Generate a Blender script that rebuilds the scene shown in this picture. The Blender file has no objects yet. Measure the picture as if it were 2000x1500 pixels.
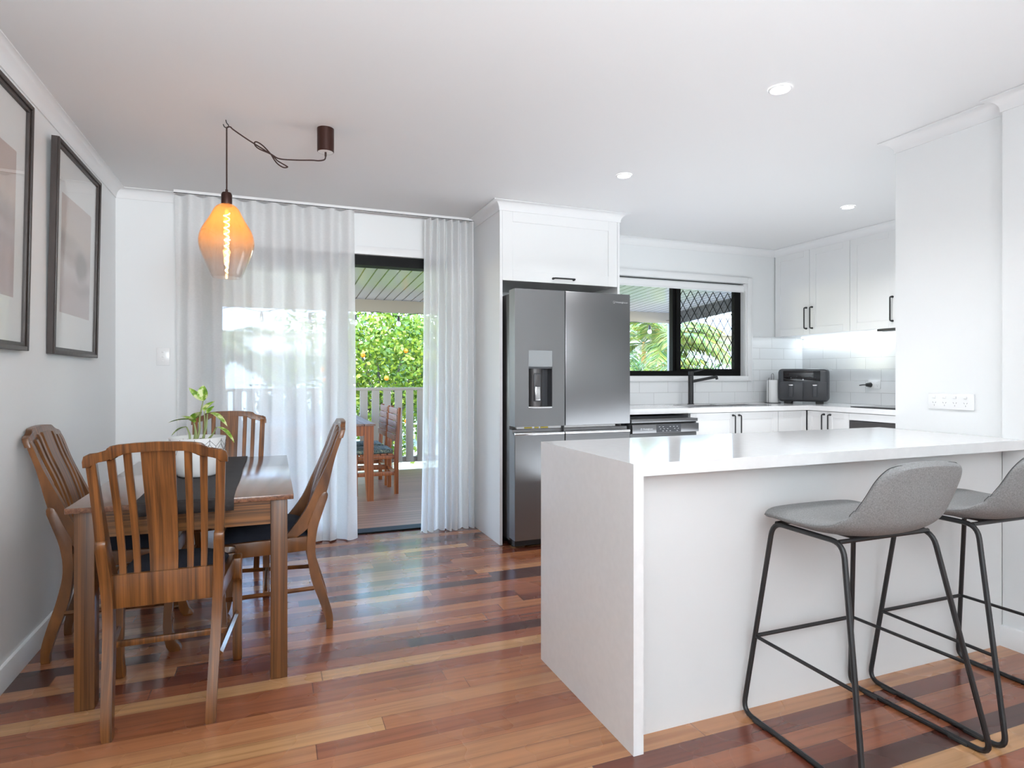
import bpy, bmesh, math, random
from mathutils import Vector, Matrix
PI = math.pi
rnd = random.Random(7)
C = bpy.context.scene.collection
# ------------------------------------------------------------------ camera, sky, sun, area lights, exposure
H = 1.17            # eye height
ZC = 2.385          # ceiling height
sc = bpy.context.scene
cam = bpy.data.cameras.new('camera'); cam_o = bpy.data.objects.new('camera', cam); C.objects.link(cam_o)
cam.sensor_width = 36; cam.lens = 36 * 1193 / 2000; cam.shift_y = -15 / 2000; cam.clip_start = .05
cam_o.location = (0, 0, H); cam_o.rotation_euler = (PI / 2, 0, -math.atan(467 / 1193))
sc.camera = cam_o
world = bpy.data.worlds.new('sky'); sc.world = world; world.use_nodes = True
wn = world.node_tree; bg = wn.nodes['Background']
sky = wn.nodes.new('ShaderNodeTexSky'); sky.sky_type = 'NISHITA'; sky.sun_disc = False
sky.sun_elevation = math.radians(70); sky.sun_rotation = math.radians(200); sky.altitude = 50; sky.air_density = 1.0; sky.dust_density = .1; sky.ozone_density = 3
wn.links.new(sky.outputs[0], bg.inputs[0]); bg.inputs[1].default_value = 1.55
def lamp(name, typ, loc, energy, rot=(0, 0, 0), color=(1, 1, 1), **k):
    l = bpy.data.lights.new(name, typ); l.energy = energy; l.color = color
    for a, b in k.items(): setattr(l, a, b)
    o = bpy.data.objects.new(name, l); C.objects.link(o); o.location = loc; o.rotation_euler = rot
    return o
lamp('sun', 'SUN', (0, 0, 20), 4.0, (math.radians(19), 0, math.radians(-28)), (1, .95, .87), angle=.01)
# added fill, no lamps of the room: a large one low behind the camera, one low in the kitchen aisle behind the island, both bounced off the white ceiling
lamp('ceiling_fill', 'AREA', (.3, -1.6, .25), 92, (math.radians(180), 0, 0), (.84, .93, 1), shape='RECTANGLE', size=2.4, size_y=2.2, spread=math.radians(130))
lamp('forward_fill', 'AREA', (.55, -1.6, 1.85), 23, (math.radians(106), 0, math.radians(6)), (.88, .95, 1), shape='RECTANGLE', size=1.6, size_y=.7, spread=math.radians(80))  # added unseen fill aimed forward like a bounce flash, no lamp stands here
lamp('ceiling_fill', 'AREA', (2.9, 3.15, .45), 13, (PI, 0, 0), (.84, .93, 1), shape='RECTANGLE', size=2.2, size_y=.9)
sc.view_settings.view_transform = 'Standard'; sc.view_settings.look = 'None'
sc.view_settings.exposure = 0.88; sc.view_settings.gamma = 1; sc.view_settings.use_curve_mapping = False

# ------------------------------------------------------------------ materials
def nodes(name):
    m = bpy.data.materials.new(name); m.use_nodes = True
    nt = m.node_tree; return m, nt, nt.nodes['Principled BSDF']
def N(nt, t, **k):
    n = nt.nodes.new('ShaderNode' + t)
    for a, b in k.items():
        if a.startswith('i_'): n.inputs[int(a[2:])].default_value = b
        else: setattr(n, a, b)
    return n
def math_(nt, op, a, b=None, c=None):
    n = N(nt, 'Math', operation=op)
    for i, v in enumerate((a, b, c)):
        if v is None: continue
        if hasattr(v, 'links') or hasattr(v, 'is_linked'): nt.links.new(v, n.inputs[i])
        else: n.inputs[i].default_value = v
    return n.outputs[0]
def ramp(nt, fac, stops, interp='LINEAR'):
    r = N(nt, 'ValToRGB'); r.color_ramp.interpolation = interp
    e = r.color_ramp.elements
    while len(e) < len(stops): e.new(.5)
    for i, (p, c) in enumerate(stops): e[i].position = p; e[i].color = (*c, 1)
    nt.links.new(fac, r.inputs[0]); return r.outputs[0]
def S(h):      # sRGB hex -> linear
    h = h.lstrip('#'); v = [int(h[i:i + 2], 16) / 255 for i in (0, 2, 4)]
    return tuple(x / 12.92 if x < .04045 else ((x + .055) / 1.055) ** 2.4 for x in v)
def mat(name, col, rough=.5, metal=0, bump=0, bscale=200, var=0, vscale=3, coat=0, spec=.5, emit=None, es=1, stretch=(1, 1, 1)):
    m, nt, p = nodes(name)
    if isinstance(col, str): col = S(col)
    p.inputs['Base Color'].default_value = (*col, 1); p.inputs['Roughness'].default_value = rough
    p.inputs['Metallic'].default_value = metal; p.inputs['Coat Weight'].default_value = coat
    p.inputs['Coat Roughness'].default_value = .08; p.inputs['Specular IOR Level'].default_value = spec
    tc = N(nt, 'TexCoord'); mp = N(nt, 'Mapping'); mp.inputs['Scale'].default_value = stretch
    nt.links.new(tc.outputs['Object'], mp.inputs[0])
    if var:
        n = N(nt, 'TexNoise'); n.inputs['Scale'].default_value = vscale; n.inputs['Detail'].default_value = 6
        nt.links.new(mp.outputs[0], n.inputs[0])
        c = ramp(nt, n.outputs[0], [(.3, tuple(x * (1 - var) for x in col)), (.7, tuple(min(1, x * (1 + var)) for x in col))])
        nt.links.new(c, p.inputs['Base Color'])
    if bump:
        n = N(nt, 'TexNoise'); n.inputs['Scale'].default_value = bscale; n.inputs['Detail'].default_value = 3
        nt.links.new(mp.outputs[0], n.inputs[0])
        b = N(nt, 'Bump'); b.inputs['Strength'].default_value = bump; b.inputs['Distance'].default_value = .002
        nt.links.new(n.outputs[0], b.inputs['Height']); nt.links.new(b.outputs[0], p.inputs['Normal'])
    if emit:
        p.inputs['Emission Color'].default_value = (*emit, 1); p.inputs['Emission Strength'].default_value = es
    return m
def wood(name, dark, light, axis='z', rough=.35, coat=.3, scale=1.0):
    m, nt, p = nodes(name); p.inputs['Roughness'].default_value = rough; p.inputs['Coat Weight'].default_value = coat; p.inputs['Coat Roughness'].default_value = .15
    tc = N(nt, 'TexCoord'); mp = N(nt, 'Mapping')
    s = {'x': (.7, 55, 55), 'y': (55, .7, 55), 'z': (55, 55, .7), 'chair': (48, 5, .7)}[axis]
    mp.inputs['Scale'].default_value = tuple(v * scale for v in s); nt.links.new(tc.outputs['Object'], mp.inputs[0])
    n = N(nt, 'TexNoise'); n.inputs['Scale'].default_value = 1.6; n.inputs['Detail'].default_value = 8; n.inputs['Distortion'].default_value = .35
    nt.links.new(mp.outputs[0], n.inputs[0])
    n2 = N(nt, 'TexNoise'); n2.inputs['Scale'].default_value = 5; n2.inputs['Detail'].default_value = 4; nt.links.new(mp.outputs[0], n2.inputs[0])
    f = math_(nt, 'ADD', math_(nt, 'MULTIPLY', n.outputs[0], .72), math_(nt, 'MULTIPLY', n2.outputs[0], .28))
    c = ramp(nt, f, [(.36, S(dark)), (.5, tuple((a + b) / 2 for a, b in zip(S(dark), S(light)))), (.62, S(light))])
    nt.links.new(c, p.inputs['Base Color'])
    b = N(nt, 'Bump'); b.inputs['Strength'].default_value = .15; b.inputs['Distance'].default_value = .001
    nt.links.new(n2.outputs[0], b.inputs['Height']); nt.links.new(b.outputs[0], p.inputs['Normal'])
    return m
def floor_mat():
    m, nt, p = nodes('floor_timber')
    g = N(nt, 'NewGeometry'); sp = N(nt, 'SeparateXYZ'); nt.links.new(g.outputs['Position'], sp.inputs[0])
    W = .083
    ys = math_(nt, 'DIVIDE', math_(nt, 'ADD', sp.outputs[1], 10), W); row = math_(nt, 'FLOOR', ys)
    wn1 = N(nt, 'TexWhiteNoise', noise_dimensions='1D'); nt.links.new(row, wn1.inputs['W'])
    L = math_(nt, 'ADD', math_(nt, 'MULTIPLY', wn1.outputs[0], 1.2), 1.5)
    xs = math_(nt, 'DIVIDE', math_(nt, 'ADD', sp.outputs[0], math_(nt, 'MULTIPLY', wn1.outputs[0], 37.0)), L); col = math_(nt, 'FLOOR', math_(nt, 'ADD', xs, 50))
    cb = N(nt, 'CombineXYZ'); nt.links.new(row, cb.inputs[0]); nt.links.new(col, cb.inputs[1])
    wn2 = N(nt, 'TexWhiteNoise', noise_dimensions='3D'); nt.links.new(cb.outputs[0], wn2.inputs['Vector'])
    base = ramp(nt, wn2.outputs[0], [(0, S('#48241c')), (.10, S('#6b3626')), (.24, S('#8d5136')), (.38, S('#a66b47')), (.52, S('#7a4330')), (.62, S('#b07a53')), (.74, S('#94593c')), (.86, S('#b98a5e')), (.95, S('#9a6245'))], 'CONSTANT')
    # grain
    cb2 = N(nt, 'CombineXYZ')
    nt.links.new(math_(nt, 'ADD', math_(nt, 'MULTIPLY', sp.outputs[0], 1.1), math_(nt, 'MULTIPLY', wn2.outputs[0], 40)), cb2.inputs[0])
    nt.links.new(math_(nt, 'MULTIPLY', sp.outputs[1], 34), cb2.inputs[1])
    n = N(nt, 'TexNoise'); n.inputs['Scale'].default_value = 1.3; n.inputs['Detail'].default_value = 7; n.inputs['Distortion'].default_value = .5
    nt.links.new(cb2.outputs[0], n.inputs[0])
    gr = ramp(nt, n.outputs[0], [(.3, (.72, .68, .67)), (.5, (1, 1, 1)), (.72, (1.15, 1.12, 1.1))])
    mx = N(nt, 'MixRGB', blend_type='MULTIPLY'); mx.inputs[0].default_value = 1; nt.links.new(base, mx.inputs[1]); nt.links.new(gr, mx.inputs[2])
    # joints
    fy = math_(nt, 'FRACT', ys); d = math_(nt, 'ABSOLUTE', math_(nt, 'SUBTRACT', fy, .5)); jy = math_(nt, 'GREATER_THAN', d, .488)
    fx = math_(nt, 'FRACT', math_(nt, 'ADD', xs, 50)); jx = math_(nt, 'LESS_THAN', fx, .0018)
    j = math_(nt, 'MAXIMUM', jy, jx)
    mj = N(nt, 'MixRGB'); nt.links.new(math_(nt, 'MULTIPLY', j, .55), mj.inputs[0]); nt.links.new(mx.outputs[0], mj.inputs[1]); mj.inputs[2].default_value = (.02, .008, .006, 1)
    nt.links.new(mj.outputs[0], p.inputs['Base Color'])
    # polish with slight waviness and scuffs
    n3 = N(nt, 'TexNoise'); n3.inputs['Scale'].default_value = 4; n3.inputs['Detail'].default_value = 2; nt.links.new(g.outputs['Position'], n3.inputs[0])
    r = ramp(nt, n3.outputs[0], [(.3, (.2,) * 3), (.7, (.34,) * 3)]); nt.links.new(r, p.inputs['Roughness'])
    p.inputs['Coat Weight'].default_value = .5; p.inputs['Coat Roughness'].default_value = .13
    hh = math_(nt, 'SUBTRACT', math_(nt, 'MULTIPLY', n3.outputs[0], .05), math_(nt, 'MULTIPLY', j, .5))
    cup = math_(nt, 'MULTIPLY', math_(nt, 'MULTIPLY', d, d), 1.2)
    b = N(nt, 'Bump'); b.inputs['Strength'].default_value = .14; b.inputs['Distance'].default_value = .001
    nt.links.new(math_(nt, 'SUBTRACT', hh, cup), b.inputs['Height'])
    nt.links.new(b.outputs[0], p.inputs['Normal']); nt.links.new(b.outputs[0], p.inputs['Coat Normal'])
    return m
def board_mat(name, axis, W, col, groove, gw=.06, rough=.3, var=.12):
    m, nt, p = nodes(name); p.inputs['Roughness'].default_value = rough
    g = N(nt, 'NewGeometry'); sp = N(nt, 'SeparateXYZ'); nt.links.new(g.outputs['Position'], sp.inputs[0])
    s = math_(nt, 'DIVIDE', math_(nt, 'ADD', sp.outputs[axis], 20), W)
    wn_ = N(nt, 'TexWhiteNoise', noise_dimensions='1D'); nt.links.new(math_(nt, 'FLOOR', s), wn_.inputs['W'])
    c = S(col); base = ramp(nt, wn_.outputs[0], [(0, tuple(x * (1 - var) for x in c)), (1, tuple(x * (1 + var) for x in c))])
    j = math_(nt, 'GREATER_THAN', math_(nt, 'ABSOLUTE', math_(nt, 'SUBTRACT', math_(nt, 'FRACT', s), .5)), .5 - gw / 2)
    mj = N(nt, 'MixRGB'); nt.links.new(j, mj.inputs[0]); nt.links.new(base, mj.inputs[1]); mj.inputs[2].default_value = (*S(groove), 1)
    nt.links.new(mj.outputs[0], p.inputs['Base Color'])
    b = N(nt, 'Bump', invert=True); b.inputs['Strength'].default_value = .6; b.inputs['Distance'].default_value = .004
    nt.links.new(j, b.inputs['Height']); nt.links.new(b.outputs[0], p.inputs['Normal'])
    return m
def tile_mat(name, ax):
    m, nt, p = nodes(name); p.inputs['Roughness'].default_value = .12
    g = N(nt, 'NewGeometry'); sp = N(nt, 'SeparateXYZ'); nt.links.new(g.outputs['Position'], sp.inputs[0])
    cb = N(nt, 'CombineXYZ'); nt.links.new(sp.outputs[ax], cb.inputs[0]); nt.links.new(math_(nt, 'SUBTRACT', sp.outputs[2], .92), cb.inputs[1])
    br = N(nt, 'TexBrick'); nt.links.new(cb.outputs[0], br.inputs[0]); br.inputs['Scale'].default_value = 1
    br.inputs['Brick Width'].default_value = .30; br.inputs['Row Height'].default_value = .104; br.inputs['Mortar Size'].default_value = .0022; br.inputs['Mortar Smooth'].default_value = .3
    br.inputs['Color1'].default_value = (.78, .79, .8, 1); br.inputs['Color2'].default_value = (.81, .82, .82, 1); br.inputs['Mortar'].default_value = (.6, .6, .6, 1)
    nt.links.new(br.outputs[0], p.inputs['Base Color'])
    b = N(nt, 'Bump', invert=True); b.inputs['Strength'].default_value = .5; b.inputs['Distance'].default_value = .003
    nt.links.new(br.outputs['Fac'], b.inputs['Height']); nt.links.new(b.outputs[0], p.inputs['Normal'])
    return m
def leaf_mat(name, cols, trans=.35):
    m, nt, p = nodes(name); g = N(nt, 'NewGeometry')
    c = ramp(nt, g.outputs['Random Per Island'], [(i / (len(cols) - 1), S(x)) for i, x in enumerate(cols)])
    nt.links.new(c, p.inputs['Base Color']); p.inputs['Roughness'].default_value = .4
    tr = N(nt, 'BsdfTranslucent'); nt.links.new(c, tr.inputs[0]); mx = N(nt, 'MixShader'); mx.inputs[0].default_value = trans
    out = nt.nodes['Material Output']; nt.links.new(p.outputs[0], mx.inputs[1]); nt.links.new(tr.outputs[0], mx.inputs[2]); nt.links.new(mx.outputs[0], out.inputs[0])
    return m
def sheer_mat(name, alpha, col=(.94, .94, .94)):
    m, nt, p = nodes(name); out = nt.nodes['Material Output']
    d = N(nt, 'BsdfDiffuse'); d.inputs[0].default_value = (*col, 1); t = N(nt, 'BsdfTranslucent'); t.inputs[0].default_value = (*col, 1)
    mx = N(nt, 'MixShader'); mx.inputs[0].default_value = .42; nt.links.new(d.outputs[0], mx.inputs[1]); nt.links.new(t.outputs[0], mx.inputs[2])
    tr = N(nt, 'BsdfTransparent'); m2 = N(nt, 'MixShader')
    tc = N(nt, 'TexCoord'); n = N(nt, 'TexNoise'); mp = N(nt, 'Mapping'); mp.inputs['Scale'].default_value = (60, 60, 500)
    nt.links.new(tc.outputs['Object'], mp.inputs[0]); nt.links.new(mp.outputs[0], n.inputs[0]); n.inputs['Scale'].default_value = 1
    nt.links.new(math_(nt, 'ADD', math_(nt, 'MULTIPLY', n.outputs[0], .16), alpha - .08), m2.inputs[0])
    nt.links.new(tr.outputs[0], m2.inputs[1]); nt.links.new(mx.outputs[0], m2.inputs[2]); nt.links.new(m2.outputs[0], out.inputs[0])
    return m
def schlick(nt):      # plain two-sided reflectance of a thin pane
    lw = N(nt, 'LayerWeight'); lw.inputs[0].default_value = .5
    return math_(nt, 'ADD', math_(nt, 'MULTIPLY', math_(nt, 'POWER', lw.outputs['Facing'], 5.0), .9), .04)
def glass_mat(name, tint=(1, 1, 1), refl=1.0):
    m, nt, p = nodes(name); out = nt.nodes['Material Output']
    tr = N(nt, 'BsdfTransparent'); tr.inputs[0].default_value = (*tint, 1); gl = N(nt, 'BsdfGlossy'); gl.inputs['Roughness'].default_value = .01
    mx = N(nt, 'MixShader'); nt.links.new(math_(nt, 'MULTIPLY', schlick(nt), refl), mx.inputs[0]); nt.links.new(tr.outputs[0], mx.inputs[1]); nt.links.new(gl.outputs[0], mx.inputs[2]); nt.links.new(mx.outputs[0], out.inputs[0])
    return m
def amber_mat():
    m, nt, p = nodes('amber_ombre_glass'); out = nt.nodes['Material Output']
    tc = N(nt, 'TexCoord'); sp = N(nt, 'SeparateXYZ'); nt.links.new(tc.outputs['Object'], sp.inputs[0])
    f = math_(nt, 'DIVIDE', math_(nt, 'SUBTRACT', sp.outputs[2], 1.70), .20)
    f = N(nt, 'Clamp').outputs[0] if False else f
    c = ramp(nt, f, [(0, (.99, .975, .965)), (.35, (.985, .93, .88)), (1, (1, .80, .55))])
    tr = N(nt, 'BsdfTransparent'); nt.links.new(c, tr.inputs[0])
    tl = N(nt, 'BsdfTranslucent'); tl.inputs[0].default_value = (1, .62, .27, 1); df = N(nt, 'BsdfDiffuse'); df.inputs[0].default_value = (1, .62, .3, 1)
    a = N(nt, 'AddShader'); m0 = N(nt, 'MixShader'); m0.inputs[0].default_value = .5; nt.links.new(tl.outputs[0], m0.inputs[1]); nt.links.new(df.outputs[0], m0.inputs[2])
    k = ramp(nt, f, [(0, (.01,) * 3), (.4, (.05,) * 3), (.65, (.15,) * 3), (1, (.28,) * 3)])
    m1 = N(nt, 'MixShader'); nt.links.new(k, m1.inputs[0]); nt.links.new(tr.outputs[0], m1.inputs[1]); nt.links.new(m0.outputs[0], m1.inputs[2])
    gl = N(nt, 'BsdfGlossy'); gl.inputs['Roughness'].default_value = .02; m2 = N(nt, 'MixShader'); nt.links.new(schlick(nt), m2.inputs[0]); nt.links.new(m1.outputs[0], m2.inputs[1]); nt.links.new(gl.outputs[0], m2.inputs[2]); nt.links.new(m2.outputs[0], out.inputs[0])
    return m
def camo_mat():
    m, nt, p = nodes('patterned_outdoor_cushion'); p.inputs['Roughness'].default_value = .9; tc = N(nt, 'TexCoord'); n = N(nt, 'TexNoise'); n.inputs['Scale'].default_value = 16; n.inputs['Detail'].default_value = 2; n.inputs['Distortion'].default_value = 2
    nt.links.new(tc.outputs['Object'], n.inputs[0]); nt.links.new(ramp(nt, n.outputs[0], [(0, S('#2f3836')), (.44, S('#55625e')), (.52, S('#8d8a70')), (.57, S('#3c4543'))], 'CONSTANT'), p.inputs['Base Color']); return m
def emis(name, col, s):
    m, nt, p = nodes(name); e = N(nt, 'Emission'); e.inputs[0].default_value = (*col, 1); e.inputs[1].default_value = s
    nt.links.new(e.outputs[0], nt.nodes['Material Output'].inputs[0]); return m
def art_mat(name, seed):      # misty lake print: soft bands of beige and mauve with a dark tree clump and its reflection
    m, nt, p = nodes(name); p.inputs['Roughness'].default_value = .5
    tc = N(nt, 'TexCoord'); sp = N(nt, 'SeparateXYZ'); nt.links.new(tc.outputs['Object'], sp.inputs[0])
    y, z = sp.outputs[1], sp.outputs[2]
    n = N(nt, 'TexNoise'); n.inputs['Scale'].default_value = 5; n.inputs['Detail'].default_value = 5; nt.links.new(tc.outputs['Object'], n.inputs[0])
    zz = math_(nt, 'ADD', math_(nt, 'ADD', z, .4), math_(nt, 'MULTIPLY', math_(nt, 'SUBTRACT', n.outputs[0], .5), .10))
    base = ramp(nt, math_(nt, 'DIVIDE', zz, .8), [(0, S('#bdacaa')), (.3, S('#bfafae')), (.42, S('#d2c9c8')), (.5, S('#b0a19c')), (.56, S('#bdae a6'.replace(' ', ''))), (.62, S('#cdbbae')), (.8, S('#c6b0a6')), (1, S('#bfabaa'))])
    def blob(cy, cz, ry, rz, soft):
        a = math_(nt, 'DIVIDE', math_(nt, 'SUBTRACT', math_(nt, 'ADD', y, math_(nt, 'MULTIPLY', n.outputs[0], .08)), cy), ry)
        b = math_(nt, 'DIVIDE', math_(nt, 'SUBTRACT', math_(nt, 'ADD', z, math_(nt, 'MULTIPLY', n.outputs[0], .06)), cz), rz)
        r = math_(nt, 'SQRT', math_(nt, 'ADD', math_(nt, 'MULTIPLY', a, a), math_(nt, 'MULTIPLY', b, b)))
        q = N(nt, 'MapRange'); q.inputs[1].default_value = 1 + soft; q.inputs[2].default_value = 1 - soft; nt.links.new(r, q.inputs[0]); return q.outputs[0]
    o = base
    for (cy, cz, ry, rz, soft, st) in ([(.13, .0, .1, .07, .3, .75), (-.25, .1, .22, .03, .6, .4), (.2, -.12, .16, .03, .7, .4)] if seed == 1 else [(-.1, .08, .25, .05, .7, .35), (.1, -.05, .3, .03, .8, .2)]):
        x = N(nt, 'MixRGB'); nt.links.new(math_(nt, 'MULTIPLY', blob(cy, cz, ry, rz, soft), st), x.inputs[0]); nt.links.new(o, x.inputs[1]); x.inputs[2].default_value = (*S('#5e5350'), 1); o = x.outputs[0]
    nt.links.new(o, p.inputs['Base Color']); return m
M = dict(
    wall=mat('wall_paint', (.80, .81, .81), .55, bump=.05, bscale=90), ceil=mat('ceiling_paint', (.80, .80, .80), .7),
    trim=mat('trim_gloss_white', (.82, .82, .82), .3), cab=mat('cabinet_white', (.80, .80, .795), .35),
    stone=mat('white_engineered_stone', (.80, .795, .79), .09, var=.02, vscale=30), stone_side=mat('white_stone_polished', (.80, .795, .79), .2, var=.02, vscale=40),
    floor=floor_mat(), black=mat('black_powdercoat', (.012, .012, .013), .38), blackgl=mat('black_gloss', (.008, .008, .01), .08),
    handle=mat('black_handle', (.02, .02, .021), .4), alu=mat('black_aluminium', (.004, .004, .004), .5, spec=.15),
    steel=mat('dark_stainless', (.235, .235, .24), .3, metal=1, bump=.06, bscale=60, stretch=(1, 1, 40)), steelside=mat('fridge_side_grey', (.09, .085, .085), .4, metal=.6),
    steel2=mat('light_steel', (.6, .6, .6), .2, metal=1), chrome=mat('bright_steel', (.8, .8, .8), .12, metal=1),
    grey=mat('dark_grey_plastic', (.05, .052, .058), .35), greypanel=mat('dispenser_panel_glass', (.35, .37, .38), .06, metal=.6),
    chair=wood('stained_walnut_wood', '#4a2a10', '#865326', 'chair'), table=wood('stained_pine_wood', '#472a13', '#7c4f29', 'z', .4, .2), tabx=wood('stained_pine_rail', '#40260f', '#8a5a2c', 'x', .35, .3), taby=wood('table_top_wood', '#523120', '#83553a', 'y', .2, .7),
    cush=mat('navy_seat_fabric', (.012, .015, .026), .9, bump=.8, bscale=180), runner=mat('charcoal_table_runner', (.035, .03, .03), .85, bump=1.0, bscale=60, stretch=(1, 14, 1), var=.35, vscale=18),
    pot=mat('white_ceramic', (.8, .8, .79), .3), line=mat('black_ink', (.01, .01, .01), .5), stones=mat('brown_pebbles', '#6d5c40', .7, var=.5, vscale=60), stem=mat('green_stem', '#8f9a63', .5),
    pleaf=leaf_mat('variegated_leaf', ['#7fa32e', '#a9c052', '#cfd69a', '#6f9a2a'], .3),
    frame=mat('dark_timber_frame', '#3d3532', .4, var=.25, vscale=8, stretch=(6, 6, 1)), matb=mat('white_mat_board', (.84, .84, .82), .6),
    bronze=mat('bronze_lamp_metal', '#3b221c', .38, metal=.5), cord=mat('brown_fabric_cord', '#35201b', .8),
    fabric=mat('grey_woven_fabric', '#8a8a8a', .9, bump=.7, bscale=420, var=.22, vscale=260), seam=mat('dark_seam', (.06, .06, .06), .8),
    sheer=sheer_mat('sheer_white_fabric', .83), hem=sheer_mat('sheer_hem', .82), glass=glass_mat('clear_glass'), plate=mat('white_plastic', (.84, .84, .84), .25), dark=mat('dark_slot', (.03, .03, .03), .5),
    rail=mat('taupe_paint', '#8f857c', .5), beam=mat('grey_taupe_beam', '#9a958c', .5), dbeam=mat('dark_grey_beam', '#55565a', .5),
    deck=board_mat('deck_boards', 1, .092, '#8f6854', '#24160f', .09, .35), soffit=board_mat('soffit_boards', 0, .12, '#c3bfb6', '#4b4740', .12, .16, .05),
    owood=wood('oiled_outdoor_timber', '#5c2a12', '#9c5527', 'z', .35, .2), oslat=wood('weathered_slat_timber', '#5f4338', '#8d6c5c', 'y', .5, 0),
    camo=camo_mat(), bounce_ground=mat('pale_bounce_ground', (.7, .69, .67), .8), lawn=mat('lawn', '#8d9170', .9, var=.2, vscale=4),
    cleaf=leaf_mat('citrus_leaf', ['#38581a', '#769425', '#a0aa36', '#587a20', '#bcc054']), orange=mat('orange_peel', '#f08a12', .4), bark=mat('grey_bark', '#6f6455', .9, var=.3, vscale=12),
    palm=leaf_mat('palm_leaf', ['#587424', '#8e992f', '#40662a', '#a8903a', '#6c8830', '#9a6a34']), palmtr=mat('pale_palm_trunk', '#b7ab98', .8, var=.3, vscale=8), palmsh=mat('palm_crownshaft', '#c98a3c', .6),
    shrub=leaf_mat('shrub_leaf', ['#2f5224', '#4a7630', '#6a9440', '#3f6630']), dshrub=leaf_mat('dark_shrub_leaf', ['#2a3b26', '#3c5330', '#56604a']), hedge=leaf_mat('hedge_leaf', ['#3f5a30', '#5c7540', '#7a8c55']),
    roof=mat('pale_roof_sheet', '#c9c8c6', .5), hwall=mat('house_wall', '#9c948c', .8), hwin=mat('house_window', '#3a3f45', .1), white=mat('white_paint', (.8, .8, .8), .5),
    sock=mat('socket_hole_grey', (.25, .25, .25)),
    bulbg=mat('opal_bulb', (.85, .85, .83), .15), led=emis('led_strip', (.86, .95, 1), 3.5), dl=emis('downlight_lens', (1, .98, .95), 22), fil=emis('filament', (1, .62, .25), 26),
    amber=amber_mat(), tileb=tile_mat('white_subway_tile_back', 0), tiler=tile_mat('white_subway_tile_right', 1), paper=mat('paper_towel', (.86, .86, .86), .9, bump=.4, bscale=120),
    sinkm=mat('stainless_sink', (.45, .45, .46), .25, metal=1), lightic=mat('pale_printed_icon', (.7, .72, .75), .4), yellow=mat('yellow_tape', '#a79420', .5), skirt=mat('plinth_white', (.7, .7, .7), .5),
)

# ------------------------------------------------------------------ mesh helpers
def BM(): return bmesh.new()
def box(bm, x0, x1, y0, y1, z0, z1, bev=0, seg=2):
    vs = [bm.verts.new((x, y, z)) for x in (x0, x1) for y in (y0, y1) for z in (z0, z1)]
    fs = [bm.faces.new([vs[i] for i in f]) for f in ((0, 1, 3, 2), (4, 6, 7, 5), (0, 4, 5, 1), (2, 3, 7, 6), (0, 2, 6, 4), (1, 5, 7, 3))]
    if bev:
        es = {e for f in fs for e in f.edges}
        bmesh.ops.bevel(bm, geom=list(es), offset=bev, segments=seg, affect='EDGES', profile=.5)
    return vs
def prism(bm, pts, plane, a0, a1, bev=0, fn=None, seg=2):
    """outline pts in the given plane ('yz','xz','xy') pushed along the third axis from a0 to a1"""
    def P(p, a): return {'yz': (a, p[0], p[1]), 'xz': (p[0], a, p[1]), 'xy': (p[0], p[1], a)}[plane]
    A = [bm.verts.new(P(p, a0)) for p in pts]; B = [bm.verts.new(P(p, a1)) for p in pts]; n = len(pts)
    fs = [bm.faces.new(A[::-1]), bm.faces.new(B)] + [bm.faces.new((A[i], A[(i + 1) % n], B[(i + 1) % n], B[i])) for i in range(n)]
    if bev:
        es = set(fs[0].edges) | set(fs[1].edges)
        r = bmesh.ops.bevel(bm, geom=list(es), offset=bev, segments=seg, affect='EDGES', profile=.5)
    if fn:
        for v in bm.verts: v.co = Vector(fn(v.co))      # each such prism has a bmesh of its own
    return A + B
def tube(bm, pts, r, seg=10, closed=False):
    pts = [Vector(p) for p in pts]; n = len(pts); rings = []
    up = Vector((0, 0, 1)); prev = None
    for i, p in enumerate(pts):
        a = pts[(i - 1) % n] if (closed or i) else p; b = pts[(i + 1) % n] if (closed or i < n - 1) else p
        t = (b - a).normalized()
        if prev is None: u = t.cross(up) if abs(t.z) < .95 else t.cross(Vector((1, 0, 0)))
        else: u = prev - t * prev.dot(t)
        u.normalize(); prev = u; v = t.cross(u)
        rr = r(i / (n - 1)) if callable(r) else r
        rings.append([bm.verts.new(p + (u * math.cos(2 * PI * k / seg) + v * math.sin(2 * PI * k / seg)) * rr) for k in range(seg)])
    for i in range(n if closed else n - 1):
        A, B = rings[i], rings[(i + 1) % n]
        for k in range(seg): bm.faces.new((A[k], A[(k + 1) % seg], B[(k + 1) % seg], B[k]))
    if not closed: bm.faces.new(rings[0][::-1]); bm.faces.new(rings[-1])
def fillet(pts, r, n=6, closed=False):
    out = []; pts = [Vector(p) for p in pts]; m = len(pts)
    for i, p in enumerate(pts):
        if not closed and i in (0, m - 1): out.append(p); continue
        a, b = pts[i - 1], pts[(i + 1) % m]; d1 = (a - p); d2 = (b - p); rr = min(r, d1.length * .45, d2.length * .45)
        s, e = p + d1.normalized() * rr, p + d2.normalized() * rr
        for k in range(n + 1):
            t = k / n; out.append(s * (1 - t) ** 2 + p * 2 * t * (1 - t) + e * t * t)
    return out
def smooth(pts, n=6, closed=False):    # Catmull-Rom
    pts = [Vector(p) for p in pts]; m = len(pts); out = []
    rng = range(m if closed else m - 1)
    for i in rng:
        p0 = pts[(i - 1) % m] if closed or i else pts[0]; p1 = pts[i]; p2 = pts[(i + 1) % m]; p3 = pts[(i + 2) % m] if closed or i + 2 < m else pts[-1]
        for k in range(n):
            t = k / n
            out.append(.5 * ((2 * p1) + (p2 - p0) * t + (2 * p0 - 5 * p1 + 4 * p2 - p3) * t * t + (3 * p1 - p0 - 3 * p2 + p3) * t ** 3))
    if not closed: out.append(pts[-1])
    return out
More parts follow.
